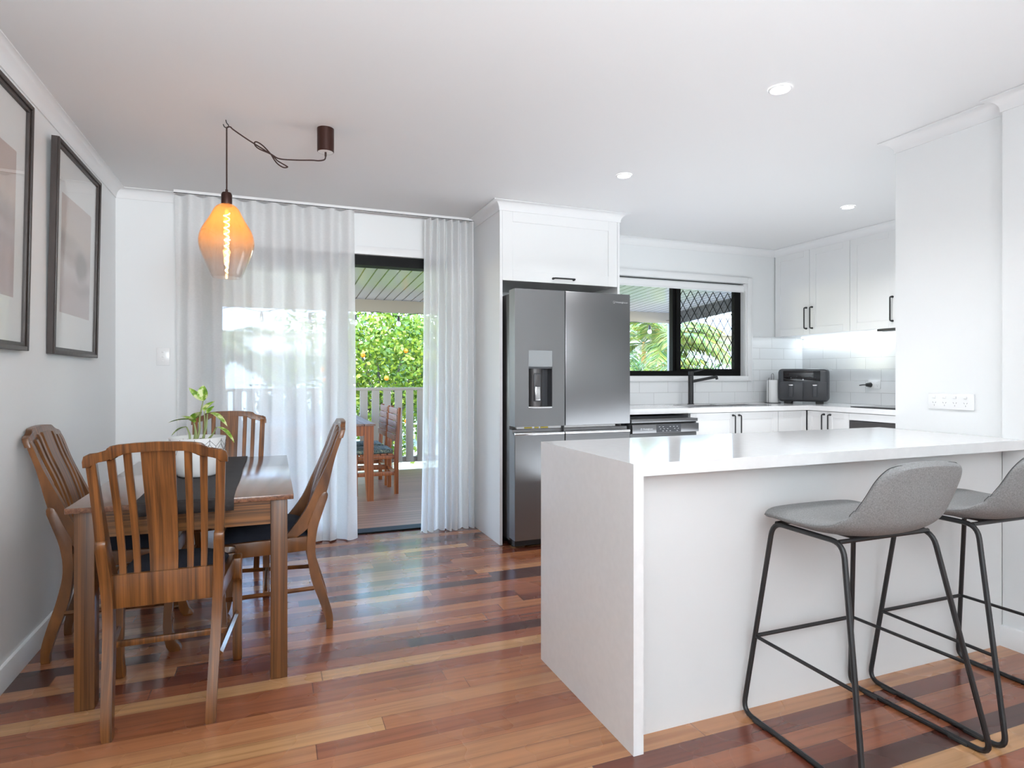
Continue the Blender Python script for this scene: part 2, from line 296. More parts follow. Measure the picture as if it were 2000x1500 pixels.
def lathe(bm, prof, c=(0, 0), seg=32, closed_top=False, closed_bot=False):
    rings = [[bm.verts.new((c[0] + r * math.cos(2 * PI * k / seg), c[1] + r * math.sin(2 * PI * k / seg), z)) for k in range(seg)] for r, z in prof]
    for A, B in zip(rings, rings[1:]):
        for k in range(seg): bm.faces.new((A[k], A[(k + 1) % seg], B[(k + 1) % seg], B[k]))
    if closed_bot: bm.faces.new(rings[0][::-1])
    if closed_top: bm.faces.new(rings[-1])
def obj(name, bm, m, parent=None, sm=True, ang=35):
    bmesh.ops.recalc_face_normals(bm, faces=bm.faces)
    me = bpy.data.meshes.new(name); bm.to_mesh(me); bm.free()
    if sm:
        me.shade_smooth(); me.set_sharp_from_angle(angle=math.radians(ang))
    if isinstance(m, (list, tuple)):
        for x in m: me.materials.append(x)
    else: me.materials.append(m)
    o = bpy.data.objects.new(name, me); C.objects.link(o)
    if parent: o.parent = parent
    return o
def tag(o, label=None, cat=None, group=None, kind=None):
    if label: o['label'] = label
    if cat: o['category'] = cat
    if group: o['group'] = group
    if kind: o['kind'] = kind
    return o
def struct(name, bm, m, parent=None, label=None):
    o = obj(name, bm, m, parent)
    if not parent: o['kind'] = 'structure'
    if label: o['label'] = label
    return o
def thing(name, label, cat, loc=(0, 0, 0), rz=0, group=None, kind=None):
    o = bpy.data.objects.new(name, None); C.objects.link(o); o.location = loc; o.rotation_euler = (0, 0, rz); o.empty_display_size = .1
    return tag(o, label, cat, group, kind)
def kids(o): return [c for c in C.objects if c.parent == o]
def dup(root, loc=None, rz=None, label=None, group=None, parent=None, scale=None):
    r = root.copy(); C.objects.link(r)
    if parent: r.parent = parent
    if loc is not None: r.location = loc
    if rz is not None: r.rotation_euler = (root.rotation_euler[0], root.rotation_euler[1], rz)
    if scale is not None: r.scale = scale
    if label: r['label'] = label
    if group: r['group'] = group
    for ch in kids(root): dup(ch, parent=r)
    return r
def B1(name, m, parent, *b, bev=0, **k):
    bm = BM(); box(bm, *b, bev=bev); return obj(name, bm, m, parent)

# ------------------------------------------------------------------ room shell
XL, YB, XR = -.945, 4.60, 4.90
DX0, DX1, DZ = -.49, 1.28, 2.07
WX0, WX1, WZ0, WZ1 = 2.70, 4.19, 1.17, 2.05
bm = BM(); box(bm, XL - .15, XR + .15, -3.15, YB + .15, -.12, 0); struct('floor', bm, M['floor'], label='polished hardwood plank floor')
bm = BM(); box(bm, XL - .15, XR + .15, -3.9, YB + .149, ZC, ZC + .2); struct('ceiling', bm, M['ceil'])
bm = BM(); box(bm, XL - .15, XL, -3.15, YB, 0, ZC); struct('wall_left', bm, M['wall'])
bm = BM()
for b in ((XL - .15, DX0, 0, ZC), (DX0, DX1, DZ, ZC), (DX1, WX0, 0, ZC), (WX0, WX1, 0, WZ0), (WX0, WX1, WZ1, ZC), (WX1, XR + .15, 0, ZC)):
    box(bm, b[0], b[1], YB, YB + .15, b[2], b[3])
struct('wall_back', bm, M['wall'])
bm = BM(); box(bm, XR, XR + .15, 2.22, YB, 0, ZC); struct('wall_right', bm, M['wall'])
bm = BM(); box(bm, 3.0, XR + .15, 1.70, 2.22, 0, ZC); box(bm, 2.96, 3.2, -3.15, 1.70, 0, ZC); struct('wall_right', bm, M['wall'])
bm = BM(); box(bm, XL, 2.96, -3.15, -3.0, 0, ZC); struct('wall_front', bm, M['wall'])
# cove cornices along the walls
def sweep(bm, path, prof, closed=False):
    """prof: (offset to the right of travel, z)"""
    n = len(path); rings = []
    for i, p in enumerate(path):
        p = Vector(p); ds = []
        if i: ds.append((p - Vector(path[i - 1])).normalized())
        if i < n - 1: ds.append((Vector(path[i + 1]) - p).normalized())
        ns = [Vector((d.y, -d.x)) for d in ds]; m = ns[0] if len(ns) == 1 else (ns[0] + ns[1]) / (1 + ns[0].dot(ns[1]))
        rings.append([bm.verts.new((p.x + m.x * o, p.y + m.y * o, z)) for o, z in prof])
    for A, Bq in zip(rings, rings[1:]):
        for k in range(len(prof) - 1): bm.faces.new((A[k], A[k + 1], Bq[k + 1], Bq[k]))
        bm.faces.new((A[-1], A[0], Bq[0], Bq[-1]))
    bm.faces.new(rings[0]); bm.faces.new(rings[-1][::-1])
d = .058
cove = [(0, ZC - d - .006), (.006, ZC - d - .006), (.006, ZC - d)] + [(.006 + (d - .006) * (1 - math.cos(a)), ZC - d + (d - .006) * math.sin(a)) for a in [PI / 2 * k / 8 for k in range(1, 9)]] + [(d, ZC - .001), (0, ZC - .001)]
bm = BM(); sweep(bm, [(XL, -3.0), (XL, YB), (-.60, YB)], cove); struct('trim_1', bm, M['ceil'], label='cove cornice on the picture wall')
bm = BM(); sweep(bm, [(1.463, YB), (1.463, 3.97), (2.42, 3.97), (2.42, YB), (4.54, YB), (4.54, 2.22), (3.0, 2.22), (3.0, 1.70), (2.96, 1.70), (2.96, -3.0)], cove); struct('trim_2', bm, M['ceil'], label='cove cornice around the kitchen')
skp = [(0, 0), (.016, 0), (.016, .075), (.012, .088), (0, .09)]
bm = BM(); sweep(bm, [(XL, -3.0), (XL, YB), (DX0 - .07, YB)], skp); struct('baseboard_left', bm, M['trim'])
bm = BM(); sweep(bm, [(2.96, 1.70), (2.96, -3.0)], skp); struct('baseboard_right', bm, M['trim'])
# tiles
bm = BM(); box(bm, 2.42, WX0 - .05, YB - .008, YB, .92, 1.553); box(bm, WX0 - .05, WX1 + .05, YB - .008, YB, .92, 1.125); box(bm, WX1 + .05, XR - .008, YB - .008, YB, .92, 1.553)
struct('trim_3', bm, M['tileb'], label='white subway tile splashback below the kitchen window')
bm = BM(); box(bm, XR - .008, XR, 2.22, YB, .92, 1.60); struct('trim_4', bm, M['tiler'], label='white subway tile splashback lit by the strip light')

# ------------------------------------------------------------------ sliding door
door = thing('door_1', None, None, kind='structure'); door['label'] = 'black framed sliding glass door onto the deck'
bm = BM(); y0, y1 = YB + .015, YB + .135
box(bm, DX0, DX0 + .055, y0, y1, -.03, DZ); box(bm, DX1 - .055, DX1, y0, y1, -.03, DZ); box(bm, DX0 + .055, DX1 - .055, y0, y1, DZ - .075, DZ); box(bm, DX0 + .055, DX1 - .055, y0, y1, -.05, .012)
obj('door_frame', bm, M['alu'], door)
for nm, xa, xb, yy in (('fixed_panel', DX0 + .055, .44, YB + .085), ('sliding_panel', -.40, .515, YB + .035)):
    bm = BM(); s = .075
    box(bm, xa, xa + s, yy, yy + .03, .012, DZ - .076); box(bm, xb - s, xb, yy, yy + .03, .012, DZ - .076); box(bm, xa + s, xb - s, yy, yy + .03, DZ - .15, DZ - .076); box(bm, xa + s, xb - s, yy, yy + .03, .012, .12)
    fp = obj(nm, bm, M['alu'], door); B1('glass_pane', M['glass'], fp, xa + s, xb - s, yy + .012, yy + .016, .12, DZ - .15)
bm = BM(); box(bm, DX0 - .06, DX0, YB - .016, YB, 0, DZ + .06, .003); box(bm, DX1, DX1 + .06, YB - .016, YB, 0, DZ + .06, .003); box(bm, DX0, DX1, YB - .016, YB, DZ, DZ + .06, .003)
box(bm, DX0, DX0 + .001, YB, y0, 0, DZ); obj('architrave', bm, M['trim'], door)

# ------------------------------------------------------------------ kitchen window with diamond security grille
win = thing('window_1', None, None, kind='structure'); win['label'] = 'black framed sliding kitchen window with diamond grille'
bm = BM(); y0, y1 = YB + .07, YB + .145; s = .045
box(bm, WX0, WX0 + s, y0, y1, WZ0, WZ1); box(bm, WX1 - s, WX1, y0, y1, WZ0, WZ1); box(bm, WX0 + s, WX1 - s, y0, y1, WZ0, WZ0 + .05); box(bm, WX0 + s, WX1 - s, y0, y1, WZ1 - .05, WZ1)
box(bm, 3.415, 3.475, y0 + .01, y1 - .01, WZ0 + .05, WZ1 - .05)
wf = obj('window_frame', bm, M['alu'], win)
B1('glass_pane', M['glass'], win, WX0 + s, 3.415, y0 + .03, y0 + .034, WZ0 + .05, WZ1 - .05); B1('glass_pane', M['glass'], win, 3.475, WX1 - s, y0 + .03, y0 + .034, WZ0 + .05, WZ1 - .05)
bm = BM(); gx0, gx1, gz0, gz1 = 3.475, WX1 - s - .04, WZ0 + .05, WZ1 - .05
box(bm, gx1, WX1 - s, y0 - .012, y0 + .005, gz0, gz1); box(bm, gx0 - .03, gx0 + .012, y0 - .012, y0 + .005, gz0, gz1); box(bm, gx0, gx1, y0 - .012, y0 + .005, gz0, gz0 + .02)
px, pz = .0855, .135     # rhombus pitch
for sgn in (-1, 1):      # wavy strips forming rhombi that touch along short vertical joints
    for k in range(-14, 20):
        pts = []; xx = gx0 + k * px; z = gz0
        step = pz / 2; zc_ = gz0; i = 0
        while zc_ < gz1 + .07:
            pts.append((xx + sgn * i * px / 2, zc_)); zc_ += step; i += 1
        for (a, za), (b, zb) in zip(pts, pts[1:]):
            if min(a, b) < gx0 - .002 or max(a, b) > gx1 + .012: continue
            if zb > gz1 + .01: continue
            tube(bm, [(a, y0 - .004, za), (b, y0 - .004, zb)], .0033, 6)
obj('diamond_grille', bm, M['alu'], win)
bm = BM()
A_ = .055
box(bm, WX0 - A_, WX0, YB - .018, YB + .0, WZ0 - .045, WZ1 + A_, .003); box(bm, WX1 + .012, WX1 + .012 + A_, YB - .018, YB, WZ0 - .045, WZ1 + A_, .003)
box(bm, WX0, WX1 + .012, YB - .018, YB, WZ1, WZ1 + A_, .003); box(bm, WX0, WX1 + .012, YB - .022, YB, WZ0 - .045, WZ0 - .0, .003)
box(bm, WX0, WX1, YB, YB + .069, WZ0 - .002, WZ0 + .004); box(bm, WX1 - .003, WX1 + .012, YB - .001, YB + .069, WZ0, WZ1)
obj('architrave', bm, M['trim'], win)
bl = thing('roller_blind', 'white roller blind rolled up at the top of the kitchen window', 'blind')
bm = BM(); tube(bm, [(WX0 + .02, YB + .03, WZ1 - .035), (WX1 - .015, YB + .03, WZ1 - .035)], .024, 20); obj('blind_roll', bm, M['trim'], bl)
bm = BM(); box(bm, WX0 + .03, WX1 - .02, YB + .006, YB + .01, WZ1 - .075, WZ1 - .035); box(bm, WX0 + .03, WX1 - .02, YB + .002, YB + .014, WZ1 - .085, WZ1 - .072, .003); obj('blind_hem', bm, M['trim'], bl)
bm = BM(); box(bm, WX1 - .014, WX1 - .004, YB + .0, YB + .06, WZ1 - .07, WZ1 - .003, .002); obj('bracket', bm, M['plate'], bl)
bm = BM(); pts = [(4.235, YB - .024, 1.85), (4.235, YB - .025, 1.3), (4.24, YB - .025, 1.0), (4.255, YB - .025, .955), (4.27, YB - .025, .98), (4.262, YB - .025, 1.3)]; tube(bm, smooth(pts, 5), .0016, 5); obj('pull_cord', bm, M['plate'], bl)

# ------------------------------------------------------------------ joinery
def shaker(w, h, t=.018, rail=.06, rec=.006):
    """front faces -y, x 0..w, z 0..h"""
    bm = BM(); box(bm, 0, rail, 0, t, 0, h, .0012, 1); box(bm, w - rail, w, 0, t, 0, h, .0012, 1); box(bm, rail, w - rail, 0, t, 0, rail, .0012, 1); box(bm, rail, w - rail, 0, t, h - rail, h, .0012, 1)
    box(bm, rail, w - rail, rec, t, rail, h - rail)
    return bm
def bar_handle(L=.16, vertical=True):
    bm = BM(); e = .032
    a = [(0, 0, 0), (0, -e, 0), (0, -e, L), (0, 0, L)] if vertical else [(0, 0, 0), (0, -e, 0), (L, -e, 0), (L, 0, 0)]
    tube(bm, fillet(a, .012, 4), .0055, 8)
    for p in (a[0], a[-1]): tube(bm, [(p[0], 0, p[2]), (p[0], -.012, p[2])], .0085, 10)
    return bm
def door_on(parent, loc, rz, w, h, handle=None, vertical=True, L=.16, rail=.06):
    dd = obj('door', shaker(w, h, rail=rail), M['cab'], parent); dd.location = loc; dd.rotation_euler = (0, 0, rz)
    if handle:
        hh = obj('handle', bar_handle(L, vertical), M['handle'], dd); hh.location = (handle[0], 0, handle[1])
    return dd
# fridge surround
fs = thing('fridge_surround', 'tall white cabinet panels and overhead cupboard around the fridge', 'cabinet')
B1('side_panel', M['cab'], fs, 1.463, 1.483, 3.97, YB - .001, 0, ZC - .002); B1('side_panel', M['cab'], fs, 2.402, 2.42, 3.97, YB - .02, 0, ZC - .002)
B1('cupboard_body', M['cab'], fs, 1.483, 2.402, 3.99, YB - .02, 1.845, ZC - .002)
door_on(fs, (1.484, 3.97, 1.838), 0, .916, .488, (.385, .032), False, .165, .075)
# base run under the window
PH = .12; BZ = .88
def carcass(parent, x0, x1, y0, y1): B1('body', M['cab'], parent, x0, x1, y0, y1, PH, BZ - .001)
scb = thing('sink_cabinet', 'white double-door base cabinet under the sink', 'cabinet'); carcass(scb, 3.085, 3.99, 4.02, YB - .02)
door_on(scb, (3.087, 4.0, PH), 0, .449, BZ - PH - .006, (.42, .57), rail=.055); door_on(scb, (3.539, 4.0, PH), 0, .449, BZ - PH - .006, (.03, .57), rail=.055)
dcb = thing('corner_cabinet', 'narrow white base cupboard between sink and inside corner', 'cabinet'); carcass(dcb, 3.992, 4.31, 4.02, YB - .02)
door_on(dcb, (3.994, 4.0, PH), 0, .31, BZ - PH - .006, rail=.055)
rcb = thing('narrow_door_cabinet', 'white base cabinet with two narrow doors left of the oven', 'cabinet'); carcass(rcb, 4.33, XR - .02, 3.585, 4.0)
door_on(rcb, (4.312, 3.995, PH), -PI / 2, .204, BZ - PH - .006, (.175, .57), rail=.045); door_on(rcb, (4.312, 3.789, PH), -PI / 2, .204, BZ - PH - .006, (.03, .57), rail=.045)
ocb = thing('oven_cabinet', 'white base cabinet housing the built-in oven', 'cabinet')
bm = BM(); box(bm, 4.33, XR - .02, 2.97, 3.583, PH, .20); box(bm, 4.33, XR - .02, 2.97, 3.583, .82, BZ - .001); box(bm, 4.312, 4.33, 2.97, 3.583, .82, BZ - .006); box(bm, 4.33, XR - .02, 2.97, 2.985, .20, .82); obj('body', bm, M['cab'], ocb)
B1('base_front', M['cab'], ocb, 4.312, 4.33, 2.97, 3.583, PH, .2)
c2 = thing('end_cabinet', 'white base cabinet beyond the oven', 'cabinet'); carcass(c2, 4.33, XR - .02, 2.24, 2.968); door_on(c2, (4.312, 2.966, PH), -PI / 2, .36, BZ - PH - .006, rail=.055); door_on(c2, (4.312, 2.604, PH), -PI / 2, .36, BZ - PH - .006, rail=.055)
bm = BM(); box(bm, 3.085, 4.37, 4.06, 4.075, 0, PH); box(bm, 4.37, 4.385, 2.24, 4.075, 0, PH); tag(obj('plinth', bm, M['skirt']), 'white plinth under the kitchen base cabinets', 'plinth')
# oven
ov = thing('oven', 'built-in dark glass oven below the cooktop', 'oven')
B1('body', M['grey'], ov, 4.33, 4.86, 3.0, 3.57, .205, .815)
B1('control_panel', M['steelside'], ov, 4.305, 4.33, 2.99, 3.575, .72, .815, bev=.002)
B1('oven_door', M['blackgl'], ov, 4.305, 4.33, 2.99, 3.575, .205, .712, bev=.003)
bm = BM(); tube(bm, fillet([(4.305, 3.05, .66), (4.265, 3.05, .66), (4.265, 3.52, .66), (4.305, 3.52, .66)], .012), .008, 8); obj('handle', bm, M['steel2'], ov)
bm = BM(); [box(bm, 4.303, 4.3049, 3.27 + .025 * k, 3.285 + .025 * k, .765, .773) for k in range(4)]; obj('display_marks', bm, M['lightic'], ov)
# cooktop
ck = thing('cooktop', 'black glass cooktop set in the right bench', 'cooktop'); B1('glass_top', M['blackgl'], ck, 4.37, 4.86, 2.98, 3.62, .921, .927, bev=.002)
for x, y, r in ((4.5, 3.15, .08), (4.5, 3.45, .1), (4.74, 3.15, .1), (4.74, 3.45, .08)): bm = BM(); lathe(bm, [(r - .002, .9275), (r, .9275)], (x, y), 32); obj('burner_ring', bm, M['grey'], ck)
# worktop with sink cut-out
SX0, SX1, SY0, SY1 = 3.25, 4.0, 4.11, 4.42
wt = thing('kitchen_worktop', 'white stone L-shaped worktop along window and right wall', 'worktop')
bm = BM(); z0, z1 = BZ, .92
box(bm, 2.43, SX0, 3.97, YB - .009, z0, z1); box(bm, SX0, SX1, 3.97, SY0, z0, z1); box(bm, SX0, SX1, SY1, YB - .009, z0, z1); box(bm, SX1, 4.30, 3.97, YB - .009, z0, z1); box(bm, 4.30, XR - .009, 2.225, YB - .009, z0, z1)
obj('slab', bm, M['stone'], wt)
sk = thing('sink', 'stainless double bowl sink set in the window worktop', 'sink')
for xa, xb in ((SX0 + .002, SX0 + .37), (SX0 + .38, SX1 - .002)):
    bm = BM(); t = .002; za = .74
    box(bm, xa, xb, SY0 + .002, SY1 - .002, za, za + t); box(bm, xa, xa + t, SY0 + .002, SY1 - .002, za, .915); box(bm, xb - t, xb, SY0 + .002, SY1 - .002, za, .915); box(bm, xa, xb, SY0 + .002, SY0 + .004, za, .915); box(bm, xa, xb, SY1 - .004, SY1 - .002, za, .915)
    obj('bowl', bm, M['sinkm'], sk)
bm = BM(); box(bm, SX0 - .012, SX1 + .012, SY0 - .012, SY0, .9205, .923); box(bm, SX0 - .012, SX1 + .012, SY1, SY1 + .012, .9205, .923); box(bm, SX0 - .012, SX0, SY0, SY1, .9205, .923); box(bm, SX1, SX1 + .012, SY0, SY1, .9205, .923); box(bm, SX0 + .37, SX0 + .38, SY0, SY1, .912, .92); obj('rim', bm, M['sinkm'], sk)
fc = thing('kitchen_tap', 'matte black mixer tap at the sink in front of the window', 'tap', (3.47, 4.49, .92))
bm = BM(); lathe(bm, [(.030, 0), (.030, .006), (.0235, .008), (.0235, .255), (.022, .26)], closed_top=True, closed_bot=True); obj('tap_body', bm, M['handle'], fc)
bm = BM(); lathe(bm, [(.0235, .263), (.0235, .29), (.021, .294)], closed_top=True, closed_bot=True); tube(bm, [(0, 0, .283), (.05, -.045, .30), (.09, -.075, .318)], .0065, 8); obj('lever', bm, M['handle'], fc)
bm = BM(); tube(bm, [(.01, -.01, .205), (.16, -.16, .248)], .0125, 12); tube(bm, [(.153, -.153, .25), (.157, -.157, .222)], .012, 12); obj('spout', bm, M['handle'], fc)
# dishwasher
dw = thing('dishwasher', 'dark steel dishwasher left of the sink cabinet, door ajar', 'dishwasher')
B1('body', M['grey'], dw, 2.47, 3.065, 4.0, YB - .03, .1, .862)
bm = BM(); box(bm, 2.47, 3.068, 3.90, 3.998, .13, .742, .004); obj('door', bm, M['steel'], dw)
B1('door_top_rail', M['steel'], dw, 2.47, 3.068, 3.885, 3.97, .823, .848, bev=.003); B1('door_neck', M['dark'], dw, 2.475, 3.063, 3.90, 3.998, .812, .823)
cp = B1('control_panel', M['steel'], dw, 2.47, 3.068, 3.872, 3.96, .745, .811, bev=.004)
B1('display', M['grey'], cp, 2.68, 2.90, 3.8708, 3.873, .748, .808)
bm = BM()
for k in range(6):
    for j in range(3):
        if (k + j) % 4: box(bm, 2.70 + .032 * k + (.01 if j == 1 else 0), 2.712 + .032 * k + (.008 if j == 1 else 0), 3.8695, 3.8707, .757 + .016 * j, .7595 + .016 * j)
obj('icon', bm, M['lightic'], cp)
def text(name, s, size, loc, rot, m, parent, ext=.0004):
    c = bpy.data.curves.new(name, 'FONT'); c.body = s; c.size = size; c.extrude = ext
    o = bpy.data.objects.new(name, c); C.objects.link(o); o.parent = parent; o.location = loc; o.rotation_euler = rot
    c.materials.append(m)
    me = bpy.data.meshes.new_from_object(o); bpy.data.objects.remove(o); me.name = name
    o = bpy.data.objects.new(name, me); C.objects.link(o); o.parent = parent; o.location = loc; o.rotation_euler = rot; return o
text('brand_lettering', 'Westinghouse', .015, (2.56, 3.871, .772), (PI / 2, 0, 0), M['lightic'], cp)
bm = BM(); tube(bm, [(2.546 + .006 * math.cos(a), 3.8712, .776 + .006 * math.sin(a)) for a in [2 * PI * k / 12 for k in range(12)]], .0012, 5, True); obj('brand_emblem', bm, M['lightic'], cp)

# fridge
FX0, FX1, FY = 1.50, 2.392, 3.78
fr = thing('fridge', 'dark stainless four-door fridge with water dispenser', 'fridge')
B1('body', M['steelside'], fr, FX0 + .004, FX1 - .004, FY + .115, 4.52, .05, 1.735, bev=.004)
bm = BM(); box(bm, FX0 + .03, FX1 - .03, FY + .08, 4.4, 0.012, .05); [tube(bm, [(x, y, 0), (x, y, .02)], .02, 12) for x in (FX0 + .05, FX1 - .05) for y in (FY + .14, 4.4)]; obj('foot_rail', bm, M['dark'], fr)
SP = 1.872
DXa, DXb, DZa, DZb = 1.60, 1.775, .955, 1.345   # dispenser
# upper left door built around the dispenser recess
bm = BM(); za, zb = .832, 1.757; t = .105
outer = [(FX0, za), (SP - .003, za), (SP - .003, zb), (FX0, zb)]
for b in ((FX0, DXa, za, zb), (DXb, SP - .003, za, zb), (DXa, DXb, za, DZa), (DXa, DXb, DZb, zb)): box(bm, b[0], b[1], FY, FY + t, b[2], b[3])
bmesh.ops.remove_doubles(bm, verts=bm.verts, dist=1e-5)
ld = obj('upper_left_door', bm, M['steel'], fr, sm=False)
B1('upper_right_door', M['steel'], fr, SP + .003, FX1, FY, FY + t, za, zb, bev=.004)
B1('display_panel', M['greypanel'], ld, DXa, DXb, FY + .001, FY + .01, 1.235, DZb)
bm = BM(); box(bm, DXa, DXb, FY + .075, FY + .08, DZa, 1.235); box(bm, DXa, DXa + .002, FY + .003, FY + .08, DZa, 1.235); box(bm, DXb - .002, DXb, FY + .003, FY + .08, DZa, 1.235); box(bm, DXa, DXb, FY + .003, FY + .08, 1.222, 1.235); obj('dispenser_recess', bm, M['grey'], ld)
bm = BM(); lathe(bm, [(.055, .965), (.055, 1.222)], (DXa + .066, FY + .06), 24); obj('dispenser_column', bm, M['steelside'], ld)
B1('drip_tray', M['steel2'], ld, DXa, DXb, FY + .0, FY + .075, DZa, DZa + .01, bev=.002)
bm = BM(); box(bm, DXa + .04, DXa + .092, FY + .0, FY + .012, 1.0, 1.19, .008); obj('paddle', bm, M['grey'], ld)
bm = BM(); box(bm, DXa + .048, DXa + .084, FY - .003, FY + .001, 1.008, 1.10, .002); obj('paddle_pad', bm, M['steel2'], ld)
bm = BM(); box(bm, DXa + .048, DXa + .084, FY - .003, FY + .001, 1.105, 1.18, .002); obj('paddle_button', bm, M['steelside'], ld)
bm = BM(); tube(bm, [(DXa + .066, FY + .02, 1.225), (DXa + .066, FY + .02, 1.205)], .012, 12); obj('nozzle', bm, M['dark'], ld)
for nm, xa, xb in (('lower_left_door', FX0, SP - .003), ('lower_right_door', SP + .003, FX1)):
    bm = BM(); prism(bm, [(FY, .07), (FY + t, .07), (FY + t, .81), (FY + .045, .81), (FY + .045, .79), (FY + .02, .775), (FY + .0, .775)], 'yz', xa, xb, .002, seg=1); q = obj(nm, bm, M['steel'], fr)
    B1('handle_lip', M['chrome'], q, xa, xb, FY - .003, FY + .02, .775, .79, bev=.003)
B1('hinge_strip', M['steel2'], fr, FX0 + .03, FX1 - .1, FY + .04, FY + .09, .814, .828)
B1('dark_gap_strip', M['dark'], fr, SP - .003, SP + .003, FY + .02, FY + .1, .07, 1.755)  # dark strip stands in for the shade in the gap between the doors
bm = BM(); [box(bm, x, x + w, FY + .036, FY + .0395, .816, .826) for x, w in ((1.585, .055), (1.66, .03), (1.705, .055))]; obj('tape_strip', bm, M['yellow'], fr)
text('brand_lettering', 'Westinghouse', .017, (2.272, FY - .0005, 1.692), (PI / 2, 0, 0), M['chrome'], fr)
bm = BM(); tube(bm, [(2.258 + .008 * math.cos(a), FY - .0008, 1.697 + .008 * math.sin(a)) for a in [2 * PI * k / 14 for k in range(14)]], .0012, 5, True); box(bm, 2.254, 2.262, FY - .0015, FY, 1.6925, 1.6945); obj('brand_emblem', bm, M['chrome'], fr)

# wall cupboards on the right
UZ0, UZ1 = 1.553, ZC - .05
ypos = [4.592, 4.183, 3.766, 3.35, 2.93, 2.51]
labels = ['white wall cupboard in the corner beside the window, handle at its right', 'white wall cupboard second from the window, handle at its left', 'white wall cupboard over the cooktop, third from the window', 'white wall cupboard fourth from the window', 'white wall cupboard fifth from the window']
for i in range(5):
    ya, yb = ypos[i], ypos[i + 1]
    u = thing('wall_cupboard', labels[i], 'cupboard', group='wall cupboards over the right bench')
    B1('body', M['cab'], u, 4.56, XR - .001, yb + .001, ya - .001, UZ0, UZ1)
    w = ya - yb - .004
    door_on(u, (4.54, ya - .002, UZ0 - .002), -PI / 2, w, UZ1 - UZ0, ((w - .03) if i % 2 == 0 else .03, .055), rail=.065, L=.19)
hood = thing('range_hood', 'slim steel slide-out range hood under the third wall cupboard', 'range hood'); B1('hood_body', M['steel2'], hood, 4.60, 4.86, 2.95, 3.52, 1.53, 1.552, bev=.002); B1('slide_front', M['steelside'], hood, 4.545, 4.60, 2.95, 3.52, 1.532, 1.55, bev=.002)
led = thing('strip_light', 'glowing white strip light under the wall cupboards', 'light'); B1('light_bar', M['led'], led, XR - .06, XR - .035, 3.56, 4.56, 1.543, 1.551)
lo = lamp('strip_lamp', 'AREA', (XR - .05, 4.05, 1.538), .9, (0, 0, 0), (.80, .92, 1), shape='RECTANGLE', size=.03, size_y=1.0); 

# air fryer
af = thing('air_fryer', 'black double-drawer air fryer in the kitchen corner', 'appliance', (4.60, 4.30, .921), 0); af.rotation_euler = (0, 0, -math.radians(50))
def rbox(bm, w, d_, z0, z1, r, inset_top=.0): box(bm, -w / 2, w / 2, -d_ / 2, d_ / 2, z0, z1, r, 5)
bm = BM(); box(bm, -.21, .21, -.155, .155, .018, .318, .035, 5); obj('housing', bm, M['grey'], af)
bm = BM(); box(bm, -.165, .14, -.159, -.15, .205, .30, .003); obj('control_display', bm, M['blackgl'], af)
for k in range(5): bm = BM(); tube(bm, [(-.1 + .05 * k, -.1595, .235 + .012 * (k % 2)), (-.1 + .05 * k, -.1605, .235 + .012 * (k % 2))], .004, 10); obj('button', bm, M['grey'], af)
bm = BM(); tube(bm, [(0, -.158, .218), (0, -.1615, .218)], .006, 14); obj('dial_button', bm, M['lightic'], af)
for sgn in (-1, 1):
    bm = BM(); box(bm, .002 if sgn > 0 else -.19, .19 if sgn > 0 else -.002, -.163, -.15, .035, .195, .004); dr = obj('drawer', bm, M['grey'], af)
    bm = BM(); cx = sgn * .098; box(bm, cx - .019, cx + .019, -.205, -.163, .06, .18, .007, 3); hn = obj('drawer_handle', bm, M['grey'], dr)
    bm = BM(); box(bm, cx - .018, cx + .018, -.207, -.2045, .165, .174, .001); obj('handle_badge', bm, M['steel2'], hn)
for x in (-.13, .13):
    for y in (-.11, .11): B1('foot', M['dark'], af, x - .03, x + .03, y - .02, y + .02, 0, .02, bev=.004)
# paper towel
pt = thing('paper_towel_holder', 'paper towel roll on a wire stand left of the air fryer', 'paper towel', (4.36, 4.44, .921))
bm = BM(); lathe(bm, [(.0, .003), (.05, .003), (.053, .012), (.05, .2), (.048, .213), (.012, .215)], seg=28); obj('paper_roll', bm, M['paper'], pt)
bm = BM(); lathe(bm, [(0, 0), (.072, 0), (.072, .004), (0, .004)], seg=28); obj('base_plate', bm, M['grey'], pt)
bm = BM(); tube(bm, smooth([(-.012, 0, .19), (-.014, 0, .25), (-.008, 0, .272), (.008, 0, .272), (.014, 0, .25), (.012, 0, .19)], 5), .0022, 6); tube(bm, [(-.06, -.01, .003), (-.06, -.01, .22), (-.05, -.01, .235)], .002, 6); obj('wire_loop', bm, M['grey'], pt)

def plate(name, label, cat, w, h, rows, loc, rz, kind='socket'):
    t = thing(name, label, cat, loc, rz)
    B1('face_plate', M['plate'], t, -w / 2, w / 2, -.009, 0, -h / 2, h / 2, bev=.002)
    for (x, z) in rows['switch']: B1('rocker', M['plate'], t, x - .007, x + .007, -.014, -.0085, z - .005, z + .005, bev=.001)
    for (x, z) in rows.get('socket', []):
        bs = BM()
        for (dx, dz, a) in ((-.0065, .004, .5), (.0065, .004, -.5), (0, -.009, 0)):
            v = box(bs, -.0009, .0009, -.0093, -.0088, -.0035, .0035)
            for q in v: x0, z0 = q.co.x, q.co.z; q.co.x = x + dx + x0 * math.cos(a) - z0 * math.sin(a); q.co.z = z + dz + x0 * math.sin(a) + z0 * math.cos(a)
        obj('socket', bs, M['sock'], t)
    return t
plate('power_outlet', 'white four-gang power outlet on the pier above the island bench', 'power outlet', .21, .075, dict(switch=[(-.075 + .048 * k, .02) for k in range(4)], socket=[(-.075 + .048 * k, -.01) for k in range(4)]), (3.0, 1.94, 1.05), -PI / 2)
plate('light_switch', 'white light switch plate beside the left curtain', 'light switch', .075, .115, dict(switch=[(0, .03), (0, 0), (0, -.03)]), (-.675, YB, 1.30), 0)
